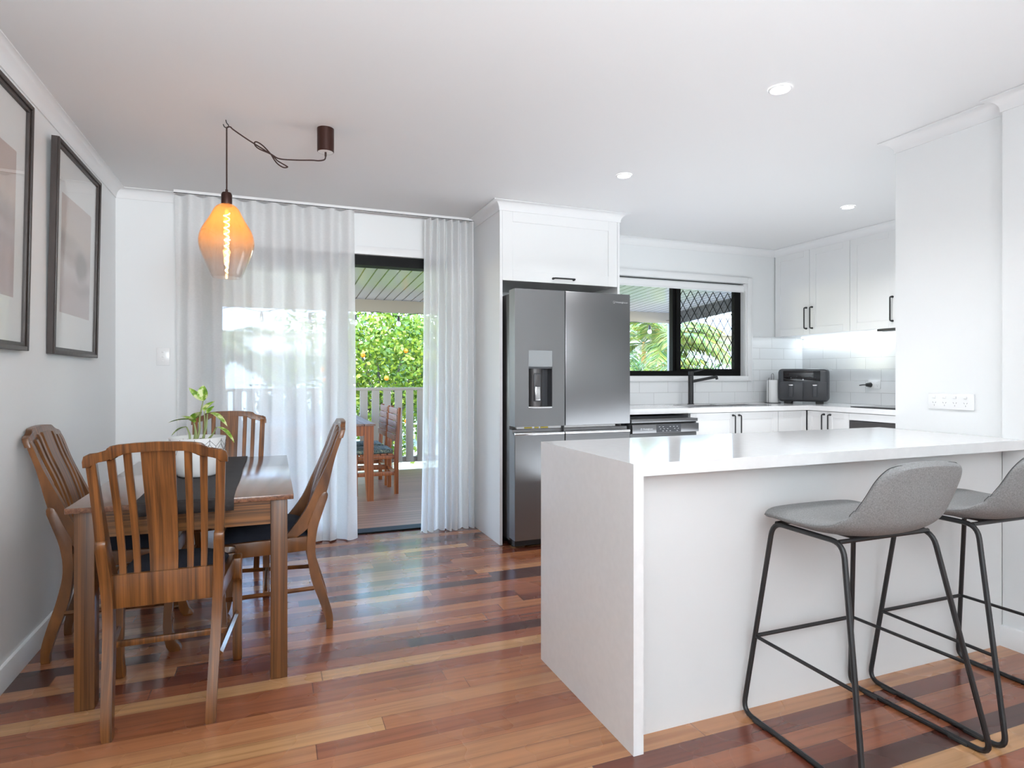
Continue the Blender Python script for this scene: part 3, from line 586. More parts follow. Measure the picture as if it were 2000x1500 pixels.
plate('power_outlet', 'white double power outlet on the tiles right of the air fryer', 'power outlet', .115, .075, dict(switch=[(-.03, .02), (.03, .02)], socket=[(.03, -.008)]), (XR - .008, 3.81, 1.10), -PI / 2)
bm = BM(); px_ = XR - .018; tube(bm, [(px_, 3.845, 1.095), (px_ - .04, 3.85, 1.095)], lambda f: .022 - .008 * f, 14); tube(bm, smooth([(px_ - .04, 3.85, 1.095), (px_ - .06, 3.87, 1.095), (px_ - .05, 3.91, 1.09)], 6), .005, 8)
tag(obj('power_plug', bm, M['dark']), 'black plug with a short cord stub in the tiled wall outlet', 'plug')

# ------------------------------------------------------------------ island
IX0, IX1, IY0, IY1 = 1.033, 3.0, 1.613, 2.31
isl = thing('island_benchtop', 'white stone island benchtop with waterfall end panel', 'benchtop')
bm = BM(); box(bm, IX0, 2.958, IY0, 1.698, .86, .90); box(bm, IX0, IX1 - .002, 1.698, 2.2185, .86, .90); box(bm, IX0, IX1 + .1, 2.2215, IY1, .86, .90); bmesh.ops.remove_doubles(bm, verts=bm.verts, dist=1e-5)
bm.free(); bm = BM(); prism(bm, [(IX0, IY0), (2.958, IY0), (2.958, 1.702), (2.998, 1.702), (2.998, IY1), (IX0, IY1)], 'xy', .86, .90)
for v in bm.verts:
    if v.co.x < IX0 + .01 and v.co.z < .87: v.co.x += .036
obj('bench_slab', bm, M['stone'], isl)
bm = BM(); prism(bm, [(IX0, 0), (IX0 + .036, 0), (IX0 + .036, .8599), (IX0, .8999)], 'xz', IY0, IY1); obj('end_panel', bm, M['stone_side'], isl)
ic = thing('island_cabinet', 'plain white cabinet back under the island bench', 'cabinet')
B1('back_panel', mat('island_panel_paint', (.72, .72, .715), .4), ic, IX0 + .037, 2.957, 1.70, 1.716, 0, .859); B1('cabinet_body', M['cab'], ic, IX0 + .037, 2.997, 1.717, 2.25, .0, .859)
for k in range(4): door_on(ic, (IX0 + .04 + .477 * (k + 1), 2.27, .1), PI, .47, .74, (.03, .6) if k % 2 else (.44, .6))

# ------------------------------------------------------------------ bar stools
def make_stool(label):
    t = thing('bar_stool', label, 'stool', group='bar stools at the island')
    # upholstered shell: profile (y,z) front->back, half widths
    prof = smooth([(.215, .700), (.17, .712), (.08, .706), (-.02, .700), (-.105, .706), (-.165, .738), (-.195, .80), (-.215, .868), (-.235, .925)], 8)
    prof = [Vector((0, p[0], p[1] - .007)) for p in prof]
    n = len(prof); nu = 17; bm = BM(); top = []; bot = []
    for i, p in enumerate(prof):
        v = i / (n - 1)
        a = prof[max(i - 1, 0)]; b = prof[min(i + 1, n - 1)]; tn = (b - a).normalized(); nrm = Vector((0, tn.z, -tn.y))   # towards sitter
        w = .205 + .012 * math.sin(PI * min(1, v * 1.6)) - .035 * max(0, (v - .55) / .45)
        fe = min(1, v / .16); be = min(1, (1 - v) / .16)
        rr = (1 - (1 - fe) ** 2.4) ** .5 if fe < 1 else 1; rb = (1 - (1 - be) ** 2.8) ** .42 if be < 1 else 1
        w *= (.60 + .40 * (1 - (1 - min(1, v / .13)) ** 2) ** .5) * (.62 + .38 * (1 - (1 - min(1, (1 - v) / .13)) ** 2) ** .5)
        th = .021 * (.75 + .25 * min(fe, be) ** .5)
        rt = []; rb_ = []
        for k in range(nu):
            u = -1 + 2 * k / (nu - 1); us = math.sin(u * PI / 2) if False else u
            curl = .034 * abs(u) ** 2.5 * math.exp(-((v - .62) / .24) ** 2) - .008 * abs(u) ** 3 * max(0, 1 - v / .3) 
            edge = (1 - abs(u) ** 8) ** .5
            c = Vector((w * us, p.y, p.z)) + nrm * (-0 + curl)
            # front waterfall: drop of the centre
            if v > .7: c.z += -.006 * u * u
            rt.append(bm.verts.new(c + nrm * th * (.3 + .7 * edge))); rb_.append(bm.verts.new(c - nrm * th * (.3 + .7 * edge)))
        top.append(rt); bot.append(rb_)
    for A, s_ in ((top, 1), (bot, -1)):
        for i in range(n - 1):
            for k in range(nu - 1): bm.faces.new((A[i][k], A[i][k + 1], A[i + 1][k + 1], A[i + 1][k])[::s_])
    for i in range(n - 1):
        bm.faces.new((top[i][0], top[i + 1][0], bot[i + 1][0], bot[i][0])); bm.faces.new((top[i][-1], bot[i][-1], bot[i + 1][-1], top[i + 1][-1]))
    for k in range(nu - 1):
        bm.faces.new((top[0][k], bot[0][k], bot[0][k + 1], top[0][k + 1])); bm.faces.new((top[-1][k], top[-1][k + 1], bot[-1][k + 1], bot[-1][k]))
    sv = [[v.co.copy() for v in (r[0], r[-1])] for r in top]
    st = obj('seat_shell', bm, M['fabric'], t, ang=180)
    md = st.modifiers.new('sub', 'SUBSURF'); md.levels = 1; md.render_levels = 2
    bm = BM(); ring = [r[0] * 1.0 for r in sv] + [r[1] for r in reversed(sv)]
    ring = [Vector((p.x * .99, p.y, p.z - .006 if p.z < .76 else p.z)) for p in ring]
    tube(bm, ring, .0011, 5, True); obj('seam', bm, M['seam'], st)
    bm = BM()
    box(bm, -.11, .11, -.08, .13, .666, .684, .004); obj('seat_pan', bm, M['black'], t)
    tf, tb, bf, bb = (.19, .165, .672), (.195, -.115, .672), (.255, .235, .0085), (.27, -.245, .0085)
    for s_ in (-1, 1):
        P = lambda p: (p[0] * s_, p[1], p[2])
        bm = BM(); tube(bm, fillet([P(tf), P(bf), P(bb), P(tb)], .045, 6, True), .0085, 10, True); obj('side_frame', bm, M['black'], t)
        q = .27 / .672
        def L(a, b): return tuple(x + (y - x) * (1 - q) for x, y in zip(a, b))
        f, b = L(tf, bf), L(tb, bb)
        bm = BM(); tube(bm, [P(f), P(b)], .006, 8); obj('side_rail', bm, M['black'], t)
        for yy in (.15, -.15):
            bm = BM(); x_ = s_ * (.255 + (.235 - yy) / .48 * .015); box(bm, x_ - .01, x_ + .01, yy - .03, yy + .03, 0, .012, .003); obj('glide', bm, M['dark'], t)
    bm = BM(); tube(bm, [(-f[0], f[1], f[2]), (f[0], f[1], f[2])], .007, 8); obj('footrest', bm, M['black'], t)
    bm = BM(); tube(bm, [(-.19, .15, .672), (.19, .15, .672)], .0075, 8); obj('support_bar', bm, M['black'], t); bm = BM(); tube(bm, [(-.195, -.1, .672), (.195, -.1, .672)], .0075, 8); obj('support_bar', bm, M['black'], t)
    return t
st = make_stool('grey fabric bar stool nearer the island end, in full view'); st.location = (1.778, 1.450, 0)
dup(st, (2.39, 1.450, 0), math.radians(0), 'grey fabric bar stool cut off by the right edge, beside the wall')

# ------------------------------------------------------------------ dining table, runner
tb = thing('dining_table', 'brown stained timber dining table by the picture wall', 'table')
TX0, TX1, TY0, TY1, TZ = -.667, .075, 2.51, 3.76, .715
B1('tabletop', M['taby'], tb, TX0, TX1, TY0, TY1, TZ - .02, TZ, bev=.002)
LW = .062; i_ = .022
for x in (TX0 + i_, TX1 - i_ - LW):
    for y in (TY0 + i_, TY1 - i_ - LW): B1('leg', M['table'], tb, x, x + LW, y, y + LW, 0, TZ - .0205, bev=.003)
for y in (TY0 + i_ + .008, TY1 - i_ - .03): B1('apron', M['tabx'], tb, TX0 + i_ + LW, TX1 - i_ - LW, y, y + .022, TZ - .115, TZ - .0205)
for x in (TX0 + i_ + .008, TX1 - i_ - .03): B1('apron', M['taby'], tb, x, x + .022, TY0 + i_ + LW, TY1 - i_ - LW, TZ - .115, TZ - .0205)
bm = BM(); rx0, rx1 = -.46, -.135
def sheet(bm, path, th):
    vs = []
    for (y, z) in path: vs.append([bm.verts.new((rx0 + (rx1 - rx0) * k / 6 + .002 * math.sin(y * 9 + k), y, z + .0006 * math.sin(y * 40 + k))) for k in range(7)])
    for A, Bq in zip(vs, vs[1:]):
        for k in range(6): bm.faces.new((A[k], A[k + 1], Bq[k + 1], Bq[k]))
path = [(TY0 - .0065, TZ - .045), (TY0 - .006, TZ - .02), (TY0 - .006, TZ - .003), (TY0 - .001, TZ + .0035)] + [(TY0 + .03 + (TY1 - TY0 - .06) * k / 30, TZ + .0035) for k in range(31)] + [(TY1 + .001, TZ + .0035), (TY1 + .006, TZ - .003), (TY1 + .006, TZ - .045)]
sheet(bm, path, .003); r_ = obj('table_runner', bm, M['runner']); md = r_.modifiers.new('thick', 'SOLIDIFY'); md.thickness = .0025; md.offset = 0
tag(r_, 'charcoal ribbed runner laid along the dining table', 'table runner')

# pot plant
PX, PY, PZ = -.318, 3.10, TZ + .0052
pl = thing('potted_plant', 'variegated leafy plant in a white patterned pot on the dining table', 'plant', (PX, PY, PZ))
RP = [(.055, 0), (.078, .004), (.092, .03), (.106, .075), (.113, .12), (.117, .175)]
RPs = [(p[0], p[1]) for p in smooth([(a, b, 0) for a, b in RP], 4)]
bm = BM(); lathe(bm, [(0, 0)] + RPs + [(.111, .176), (.108, .155), (0, .15)], seg=48); pt_ = obj('pot', bm, M['pot'], pl)
def prad(z):
    for (r0, z0), (r1, z1) in zip(RPs, RPs[1:]):
        if z0 <= z <= z1: return r0 + (r1 - r0) * (z - z0) / (z1 - z0)
    return .117
bm = BM(); nn = 12
def pl_line(a0, z0, a1, z1):
    tube(bm, [((prad(z0 + (z1 - z0) * k / 5) + .0004) * math.cos(a0 + (a1 - a0) * k / 5), (prad(z0 + (z1 - z0) * k / 5) + .0004) * math.sin(a0 + (a1 - a0) * k / 5), z0 + (z1 - z0) * k / 5) for k in range(6)], .0008, 4)
for k in range(nn):
    a = 2 * PI * k / nn; b = a + PI / nn; c = a + 2 * PI / nn
    for dz in (0, -.022):
        pl_line(a, .165 + dz if not dz else .148, b, .138 + dz); pl_line(b, .138 + dz, c, .165 + dz if not dz else .148)
    pl_line(b, .138, b, .112); pl_line(a, .172, a, .148)
    if k % 2: pl_line(a, .148, b, .112 - .012); pl_line(b, .10, c, .148)
obj('line_pattern', bm, M['line'], pt_)
bm = BM()
for k in range(260):
    a = rnd.random() * 2 * PI; r = .098 * rnd.random() ** .5; s = .004 + .004 * rnd.random()
    bmesh.ops.create_icosphere(bm, subdivisions=1, radius=s, matrix=Matrix.Translation((r * math.cos(a), r * math.sin(a), .153 + .006 * rnd.random())) @ Matrix.Diagonal((1, 1, .6, 1)))
tag(obj('pebbles', bm, M['stones'], pl), kind='stuff')
def leaf(bm, base, d, up, L, W, bend=.3):
    d = Vector(d).normalized(); up = Vector(up); s = d.cross(up).normalized(); up = s.cross(d).normalized(); rows = []
    for i in range(9):
        t = i / 8; w = W * math.sin(PI * min(1, t * .93 + .04)) ** .75 * (1 - .35 * t) if i < 8 else .0005
        c = Vector(base) + d * L * t - up * (bend * L * t * t) + up * 0
        rows.append([bm.verts.new(c - s * w + up * w * .35), bm.verts.new(c), bm.verts.new(c + s * w + up * w * .35)])
    for A, Bq in zip(rows, rows[1:]):
        for k in range(2): bm.faces.new((A[k], A[k + 1], Bq[k + 1], Bq[k]))
def var_leaf():
    m, nt, p = nodes('variegated_leaf_blade'); tc = N(nt, 'TexCoord'); n = N(nt, 'TexNoise'); n.inputs['Scale'].default_value = 45; n.inputs['Detail'].default_value = 3; nt.links.new(tc.outputs['Object'], n.inputs[0])
    c = ramp(nt, n.outputs[0], [(.38, S('#5d8a26')), (.5, S('#8fb23a')), (.58, S('#d5dba0'))]); nt.links.new(c, p.inputs['Base Color']); p.inputs['Roughness'].default_value = .35; p.inputs['Subsurface Weight'].default_value = .1
    return m
VL = var_leaf()
ex = Vector((.93, -.36, 0)); ey = Vector((.36, .93, 0))     # across / away from the viewer of the room
stems = [((-.005, 0), [(.01, .0, .26), (.03, -.01, .34)], [((.02, 0, 1), .07, .030, 0), ((-1, .1, .9), .085, .016, -.1)]),
         ((-.02, .01), [(-.02, 0, .25)], [((-1, -.2, .25), .10, .020, .35), ((.5, -.3, .5), .07, .028, .1)]),
         ((-.03, -.01), [(-.05, 0, .22)], [((-1, -.1, -.1), .07, .018, .5)]),
         ((.02, 0), [(.045, 0, .28)], [((1, -.3, .15), .10, .026, .7), ((.2, .5, .6), .05, .02, .1)]),
         ((.04, .0), [(.09, -.01, .22)], [((1, -.2, -.15), .10, .020, .55)]),
         ((.0, -.02), [(-.005, -.02, .24)], [((-.2, -1, .7), .07, .026, .3), ((-.9, .3, .7), .08, .022, .3)]),
         ((.015, .02), [(.02, .02, .29)], [((.3, .6, .8), .07, .026, .2)])]
for (b, mids, lvs) in stems:
    P0 = ex * b[0] + ey * b[1] + Vector((0, 0, .155)); pts = [P0] + [ex * m_[0] + ey * m_[1] + Vector((0, 0, m_[2] - .0)) for m_ in mids]
    bm = BM(); tube(bm, smooth([pts[0], (pts[0] + pts[1]) / 2 + ex * .006] + pts[1:], 5), lambda f: .0055 - .003 * f, 7); obj('stem', bm, M['stem'], pl)
    for (dd, L, W, be) in lvs:
        bm = BM(); dv = ex * dd[0] + ey * dd[1] + Vector((0, 0, dd[2])); up = (0, 0, 1) if abs(dd[2]) < .85 else tuple(-ey + Vector((0, 0, .1)))
        leaf(bm, pts[-1], dv, up, L, W, be); obj('leaf', bm, VL, pl)

# ------------------------------------------------------------------ dining chairs (front faces +y)
def make_chair(label):
    t = thing('dining_chair', label, 'chair', group='dining chairs around the table')
    W = M['chair']
    # curved back stile sweeping down into the seat rail
    fe = [(-.292, .915), (-.277, .885), (-.243, .79), (-.186, .664), (-.138, .56), (-.07, .468), (-.045, .447)]
    be = [(-.09, .432), (-.15, .478), (-.197, .55), (-.232, .638), (-.268, .79), (-.298, .885), (-.306, .915)]
    outline = [(p[0], p[1]) for p in smooth([(a, b, 0) for a, b in fe], 4)] + [(p[0], p[1]) for p in smooth([(a, b, 0) for a, b in be], 4)]
    lf = [(-.150, .50), (-.149, .45), (-.147, .37), (-.165, .243), (-.203, .13), (-.230, .04), (-.232, 0)]
    lb = [(-.262, 0), (-.260, .066), (-.238, .151), (-.204, .261), (-.183, .37), (-.193, .475), (-.222, .57), (-.238, .622), (-.228, .640), (-.205, .628), (-.180, .57)]
    leg_o = [(p[0], p[1]) for p in smooth([(a, b, 0) for a, b in lf], 4)] + [(p[0], p[1]) for p in smooth([(a, b, 0) for a, b in lb], 4)]
    fl = [(.150, .435), (.232, .435), (.236, .40), (.240, .33), (.222, .22), (.212, .12), (.232, .04), (.250, .012), (.244, 0), (.208, 0), (.190, .04), (.182, .12), (.188, .22), (.196, .30), (.186, .34), (.155, .352)]
    for s_ in (-1, 1):
        def fs_(co, s_=s_): return (s_ * (co.x + .018 * (co.z - .45) / .47), co.y, co.z)
        bm = BM(); prism(bm, outline, 'yz', .152, .180, .004, fs_); obj('back_stile', bm, W, t)
        def fl_(co, s_=s_): return (s_ * (co.x + .018 * (co.z - .45) / .47), co.y, co.z)
        bm = BM(); prism(bm, leg_o, 'yz', .150, .182, .004, fl_); obj('leg', bm, W, t)
        def ff(co, s_=s_): return (s_ * co.x, co.y, co.z)
        bm = BM(); prism(bm, smooth([(a, b, 0) for a, b in fl], 3, True), 'yz', .192, .226, .004, ff); obj('leg', bm, W, t)
        # seat side rail
        bm = BM(); vs = box(bm, .150, .176, -.16, .20, .375, .44, .003)
        for v in bm.verts: v.co.x = s_ * (v.co.x + .028 * (v.co.y + .16) / .36)
        obj('seat_rail', bm, W, t)
        bm = BM(); a = (s_ * .172, -.178, .20); b = (s_ * .208, .200, .205); tube(bm, [a, b], .010, 4); obj('stretcher', bm, W, t)
    bm = BM(); box(bm, -.184, .184, .018, .034, .192, .214, .003); obj('stretcher', bm, W, t)
    bm = BM(); prism(bm, [(-.2, .445), (.2, .445), (.2, .39), (.13, .365), (0, .375), (-.13, .365), (-.2, .39)], 'xz', .20, .222, .003); obj('seat_rail', bm, W, t)
    bm = BM(); prism(bm, [(-.186, .51), (.186, .51), (.182, .395), (-.182, .395)], 'xz', -.178, -.158, .003, lambda co: (co.x * (.90 + .0 * co.z), co.y - .10 * (co.z - .44), co.z)); obj('back_rail', bm, W, t)
    # crest rail with raised centre and stepped shoulders
    topo = [(-.205, .905), (-.200, .922), (-.185, .930), (-.152, .931), (-.141, .935), (-.136, .946), (-.128, .952), (-.108, .956), (-.06, .960), (0, .962)]
    topo = topo + [(-x, z) for x, z in topo[-2::-1]]
    boto = [(.205, .885), (.183, .885), (.176, .900), (.160, .906), (.128, .906), (.112, .914), (.104, .924), (.085, .928), (0, .932)]
    boto = boto + [(-x, z) for x, z in boto[-2::-1]]
    bm = BM(); prism(bm, topo + boto, 'xz', -.308, -.286, .004, lambda co: (co.x, co.y - (co.z - .9) * .3 + .30 * co.x ** 2 * .0, co.z)); obj('crest_rail', bm, W, t)
    cl = [(-.294, .935), (-.262, .84), (-.222, .74), (-.190, .64), (-.172, .56), (-.168, .50)]
    cl = smooth([(0, a, b) for a, b in cl], 4)
    def slat(xc0, xc1, w, th, ztop):
        bm = BM(); rings = []
        for p in cl:
            z = min(p.z, ztop); f = (z - .5) / .43; xc = xc1 + (xc0 - xc1) * f; ww = w * (.85 + .15 * f)
            y = p.y
            rings.append([bm.verts.new((xc + dx, y + dy, z)) for dx, dy in ((-ww, -th), (ww, -th), (ww, th), (-ww, th))])
        for A, Bq in zip(rings, rings[1:]):
            for k in range(4): bm.faces.new((A[k], A[(k + 1) % 4], Bq[(k + 1) % 4], Bq[k]))
        bm.faces.new(rings[0]); bm.faces.new(rings[-1][::-1])
        return bm
    obj('splat', slat(0, 0, .049, .006, .935), W, t)
    for xa, xb, zt in ((.086, .079, .93), (.132, .121, .912)):
        for s_ in (-1, 1): obj('slat', slat(s_ * xa, s_ * xb, .0115, .006, zt), W, t)
    # cushion
    bm = BM(); nx, ny = 14, 14; g = []; 
    for i in range(nx + 1):
        r = []
        for j in range(ny + 1):
            u = -1 + 2 * i / nx; v = -1 + 2 * j / ny; y = .028 + v * .180; hw = .148 + .030 * (v + 1) / 2
            x = u * hw; 
            z = .442 + .062 * ((1 - abs(u) ** 3.2) * (1 - abs(v) ** 3.2)) ** .5
            r.append(bm.verts.new((x, y, z)))
        g.append(r)
    for i in range(nx):
        for j in range(ny): bm.faces.new((g[i][j], g[i + 1][j], g[i + 1][j + 1], g[i][j + 1]))
    lowv = [[bm.verts.new((v.co.x, v.co.y, .425)) for v in e] for e in (g[0], g[-1], [r[0] for r in g], [r[-1] for r in g])]
    for e, lw in zip((g[0], g[-1], [r[0] for r in g], [r[-1] for r in g]), lowv):
        for k in range(len(e) - 1): bm.faces.new((e[k], e[k + 1], lw[k + 1], lw[k]))
    bmesh.ops.remove_doubles(bm, verts=bm.verts, dist=1e-5)
    obj('seat_cushion', bm, M['cush'], t, ang=60)
    return t
ch = make_chair('brown slat-back dining chair nearest the camera, seen from behind'); ch.location = (-.345, 2.547, 0)
dup(ch, (-.615, 3.165, 0), -PI / 2, 'brown slat-back dining chair between table and picture wall')
dup(ch, (-.002, 3.11, 0), PI / 2, 'brown slat-back dining chair on the open right side, seen side-on')
dup(ch, (-.242, 3.735, 0), PI, 'brown slat-back dining chair at the far end, behind the potted plant')

# ------------------------------------------------------------------ pendant lamp
pd = thing('pendant_lamp', 'amber glass pendant lamp hanging over the dining table', 'pendant lamp')
LX, LY = -.204, 3.19
bm = BM(); g0 = [(.031, 1.983), (.052, 1.965), (.078, 1.915), (.110, 1.86), (.122, 1.815), (.119, 1.775), (.100, 1.72), (.073, 1.655), (.062, 1.637)]
lathe(bm, [(p[0], p[1]) for p in smooth([(a, b, 0) for a, b in g0], 5)], (LX, LY), 48); gl = obj('glass_shade', bm, M['amber'], pd)
md = gl.modifiers.new('thick', 'SOLIDIFY'); md.thickness = .0025
bm = BM(); lathe(bm, [(0, 1.975), (.023, 1.975), (.024, 1.99), (.024, 2.03), (.020, 2.04), (.006, 2.043), (.006, 2.055), (0, 2.056)], (LX, LY), 24); obj('lamp_holder', bm, M['bronze'], pd)
bm = BM(); tube(bm, [(LX + .013 * (1 - .6 * k / 120) * math.cos(k * .52), LY + .013 * (1 - .6 * k / 120) * math.sin(k * .52), 1.945 - .285 * k / 120) for k in range(121)], .0024, 5); obj('filament', bm, M['fil'], pd)
bm = BM(); lathe(bm, [(.014, 1.975), (.016, 1.95), (.020, 1.93), (.020, 1.80), (.016, 1.70), (.008, 1.66), (0, 1.655)], (LX, LY), 24); obj('bulb', bm, M['glass'], pd)
lamp('pendant_bulb_light', 'POINT', (LX, LY, 1.86), .5, color=(1, .55, .2), shadow_soft_size=.02)
CX, CY = .241, 3.127
bm = BM(); lathe(bm, [(0, ZC), (.040, ZC), (.040, ZC - .112), (.037, ZC - .115)], (CX, CY), 32); obj('ceiling_canopy', bm, M['bronze'], pd)
bm = BM(); lathe(bm, [(0, ZC - .114), (.0365, ZC - .1145), (.0365, ZC - .112)], (CX, CY), 32); obj('canopy_base', bm, M['trim'], pd)
bm = BM(); tube(bm, smooth([(LX, LY, 2.05), (LX, LY, 2.2), (LX, LY, ZC - .035)], 3), .0034, 8)
tube(bm, smooth([(LX, LY, ZC - .035), (LX + .015, LY, ZC - .03), (LX + .03, LY, ZC - .042), (LX + .09, LY - .01, ZC - .082), (LX + .15, LY - .02, ZC - .118), (LX + .2, LY - .03, ZC - .148), (LX + .235, LY - .035, ZC - .165), (LX + .31, LY - .04, ZC - .163), (LX + .38, LY - .05, ZC - .158), (CX - .03, CY, ZC - .160), (CX - .004, CY, ZC - .15), (CX, CY, ZC - .125), (CX, CY, ZC - .112)], 6), .0034, 8)
tube(bm, smooth([(LX + .195, LY - .03, ZC - .146), (LX + .16, LY - .022, ZC - .108), (LX + .13, LY - .02, ZC - .092), (LX + .122, LY - .02, ZC - .104), (LX + .14, LY - .025, ZC - .125), (LX + .195, LY - .034, ZC - .148), (LX + .225, LY - .034, ZC - .175), (LX + .262, LY - .034, ZC - .194), (LX + .27, LY - .034, ZC - .2), (LX + .25, LY - .034, ZC - .204), (LX + .22, LY - .034, ZC - .185), (LX + .195, LY - .03, ZC - .146)], 5), .0032, 8)
tube(bm, [(CX, CY, ZC - .115), (CX, CY, ZC - .135)], .005, 8)
obj('cord', bm, M['cord'], pd)
bm = BM(); tube(bm, smooth([(LX - .004, LY, ZC), (LX, LY, ZC - .014), (LX + .008, LY, ZC - .024), (LX + .002, LY, ZC - .037), (LX - .010, LY, ZC - .033), (LX - .015, LY, ZC - .022)], 5), .0026, 6); obj('ceiling_hook', bm, M['dark'], pd)

# downlights
dls = ['round recessed downlight in the ceiling, the largest and nearest one above the island', 'round recessed downlight in the ceiling in front of the fridge', 'round recessed downlight in the ceiling deep in the kitchen near the wall cupboards', 'round recessed downlight outside the picture above the pier', 'recessed downlight behind the camera by the picture wall', 'recessed downlight behind the camera by the right wall']
for i, (x, y) in enumerate(((1.995, 1.99), (1.975, 3.19), (3.84, 3.2))):
    t = thing('downlight', dls[i], 'downlight', (x, y, ZC), group='recessed ceiling downlights')
    bm = BM(); lathe(bm, [(.036, -.003), (.040, -.007), (.047, -.004), (.048, -.0005)], seg=40); obj('bezel', bm, M['plate'], t)
    bm = BM(); lathe(bm, [(0, -.004), (.037, -.004), (.037, -.0005)], seg=40); obj('lens', bm, M['dl'], t)
    lamp('downlight_lamp', 'SPOT', (x, y, ZC - .012), 26, (0, 0, 0), (.97, .98, 1), spot_size=math.radians(135), spot_blend=.8, shadow_soft_size=.045)

# ------------------------------------------------------------------ pictures
def picture(label, yc, w, art, lean):
    h = .98; t = thing('framed_picture', label, 'picture', (XL + .001, yc, 1.762), group='framed misty lake prints on the left wall'); t.rotation_euler = (0, lean, 0); t.location.x += lean * h / 2 + .001
    bm = BM(); fw = .032
    for (a, b, c, d_) in ((-w / 2, -w / 2 + fw, -h / 2, h / 2), (w / 2 - fw, w / 2, -h / 2, h / 2), (-w / 2 + fw, w / 2 - fw, -h / 2, -h / 2 + fw), (-w / 2 + fw, w / 2 - fw, h / 2 - fw, h / 2)):
        box(bm, 0, .024, a, b, c, d_)
    # raised outer moulding
    for (a, b, c, d_) in ((-w / 2, -w / 2 + fw * .55, -h / 2, h / 2), (w / 2 - fw * .55, w / 2, -h / 2, h / 2), (-w / 2 + fw * .55, w / 2 - fw * .55, -h / 2, -h / 2 + fw * .55), (-w / 2 + fw * .55, w / 2 - fw * .55, h / 2 - fw * .55, h / 2)):
        box(bm, .024, .031, a, b, c, d_, .0025)
    obj('frame', bm, M['frame'], t)
    B1('mat_board', M['matb'], t, .008, .012, -w / 2 + fw, w / 2 - fw, -h / 2 + fw, h / 2 - fw)
    B1('print', art, t, .012, .0128, -.245, .245, -.29, .27)
    B1('picture_glass', M['glass'], t, .017, .0185, -w / 2 + fw, w / 2 - fw, -h / 2 + fw, h / 2 - fw)
    return t
picture('dark framed print of a misty lake with a clump of trees, nearer the corner', 3.665, .73, art_mat('misty_lake_print', 1), math.radians(1.1))
picture('dark framed hazy print cut off by the left edge of the photo', 2.63, .73, art_mat('misty_shore_print', 2), math.radians(1.1))

# ------------------------------------------------------------------ curtains
tr = thing('curtain_track', 'slim white curtain track on the ceiling over the sliding door', 'curtain track')
B1('rail', M['trim'], tr, -.60, 1.458, 4.488, 4.512, ZC - .022, ZC - .001); B1('glide_slot', M['dark'], tr, -.60, 1.458, 4.4865, 4.488, ZC - .0235, ZC - .019)
def curtain(label, x0, x1, bx0, bx1, nf, amp, seed, y=4.50):
    t = thing('sheer_curtain', label, 'curtain', group=None); r = random.Random(seed); ph = [r.uniform(-.35, .35) for _ in range(nf * 2 + 3)]
    n = nf * 14; rows = 26; z0, z1 = .006, ZC - .03; hem = .11
    def P(u, zf):
        xt = x0 + (x1 - x0) * u; xb = bx0 + (bx1 - bx0) * u; f = zf; x = xb + (xt - xb) * f ** .7
        k = u * nf; i = int(min(k, nf - 1e-6)); dd = ph[i] * (1 - zf) * .9; a = 2 * PI * (k + .25 * math.sin(2 * PI * u * 2.3 + seed) * (1 - zf))
        am = amp * (1 + .35 * math.sin(a * .37 + seed) * (1 - zf * .6))
        yy = y + am * math.sin(a) + .012 * math.sin(u * 9 + seed) * (1 - zf); x += amp * .55 * math.sin(2 * a + seed) * (1 - zf) * .4 * (x1 - x0) / nf / .1
        return Vector((x, yy, 0))
    def part(za, zb, rws, mm, nm, off=0):
        bm = BM(); g = []
        for j in range(rws + 1):
            z = za + (zb - za) * j / rws; zf = (z - z0) / (z1 - z0); row = []
            for i in range(n + 1):
                p = P(i / n, zf); p.z = z; p.y += off
                if z < za + .002 and za < .02: p.z += .004 * math.sin(i * .6)
                row.append(bm.verts.new(p))
            g.append(row)
        for A, Bq in zip(g, g[1:]):
            for k in range(n): bm.faces.new((A[k], A[k + 1], Bq[k + 1], Bq[k]))
        return obj(nm, bm, mm, t, ang=180)
    part(hem, z1 - .08, rows, M['sheer'], 'panel'); part(z0, hem, 3, M['hem'], 'hem'); part(z1 - .08, z1, 2, M['hem'], 'heading_tape')
    return t
curtain('wide sheer white curtain behind the dining table', -.595, .545, -.585, .56, 9, .034, 1)
curtain('narrow bunched sheer white curtain beside the fridge surround', 1.055, 1.44, 1.02, 1.452, 7, .036, 5)

# ------------------------------------------------------------------ outside: deck, roof, balustrade
DK = -.08; YE = 8.12; XD0, XD1 = -3.2, 5.95
bm = BM(); box(bm, XD0, XD1, YB + .15, YE + .06, DK - .06, DK); o = struct('deck', bm, M['deck'], label='timber deck outside the sliding door')
# weatherboard face of the house under the deck level is not seen; verandah roof slopes down away from the house
bm = BM(); prism(bm, [(YB + .15, 2.372), (YE, 2.175), (YE, 2.215), (YB + .15, 2.42)], 'yz', XD0, XD1); tag(struct('verandah_roof', bm, M['soffit']), kind='structure')
bm = BM(); box(bm, XD0, XD1 + .04, YE - .03, YE + .02, 2.01, 2.173); struct('roof_beam', bm, M['beam'], label='grey beam along the outer edge of the verandah')
bm = BM(); prism(bm, [(YB + .16, 2.20), (YE - .03, 2.0), (YE - .03, 2.20), (YB + .16, 2.40)], 'yz', XD1, XD1 + .045); struct('roof_beam', bm, M['dbeam'], label='dark sloping beam at the right end of the verandah')
bal = thing('balustrade', 'taupe painted timber balustrade along the deck edge', 'railing')
bm = BM(); box(bm, XD0, XD1 - .101, YE - .045, YE + .045, .985, 1.022, .004); obj('top_rail', bm, M['rail'], bal); bm = BM(); box(bm, XD0, XD1 - .101, YE - .02, YE + .02, .03, .10, .003); obj('bottom_rail', bm, M['rail'], bal)
x = XD0 + .05
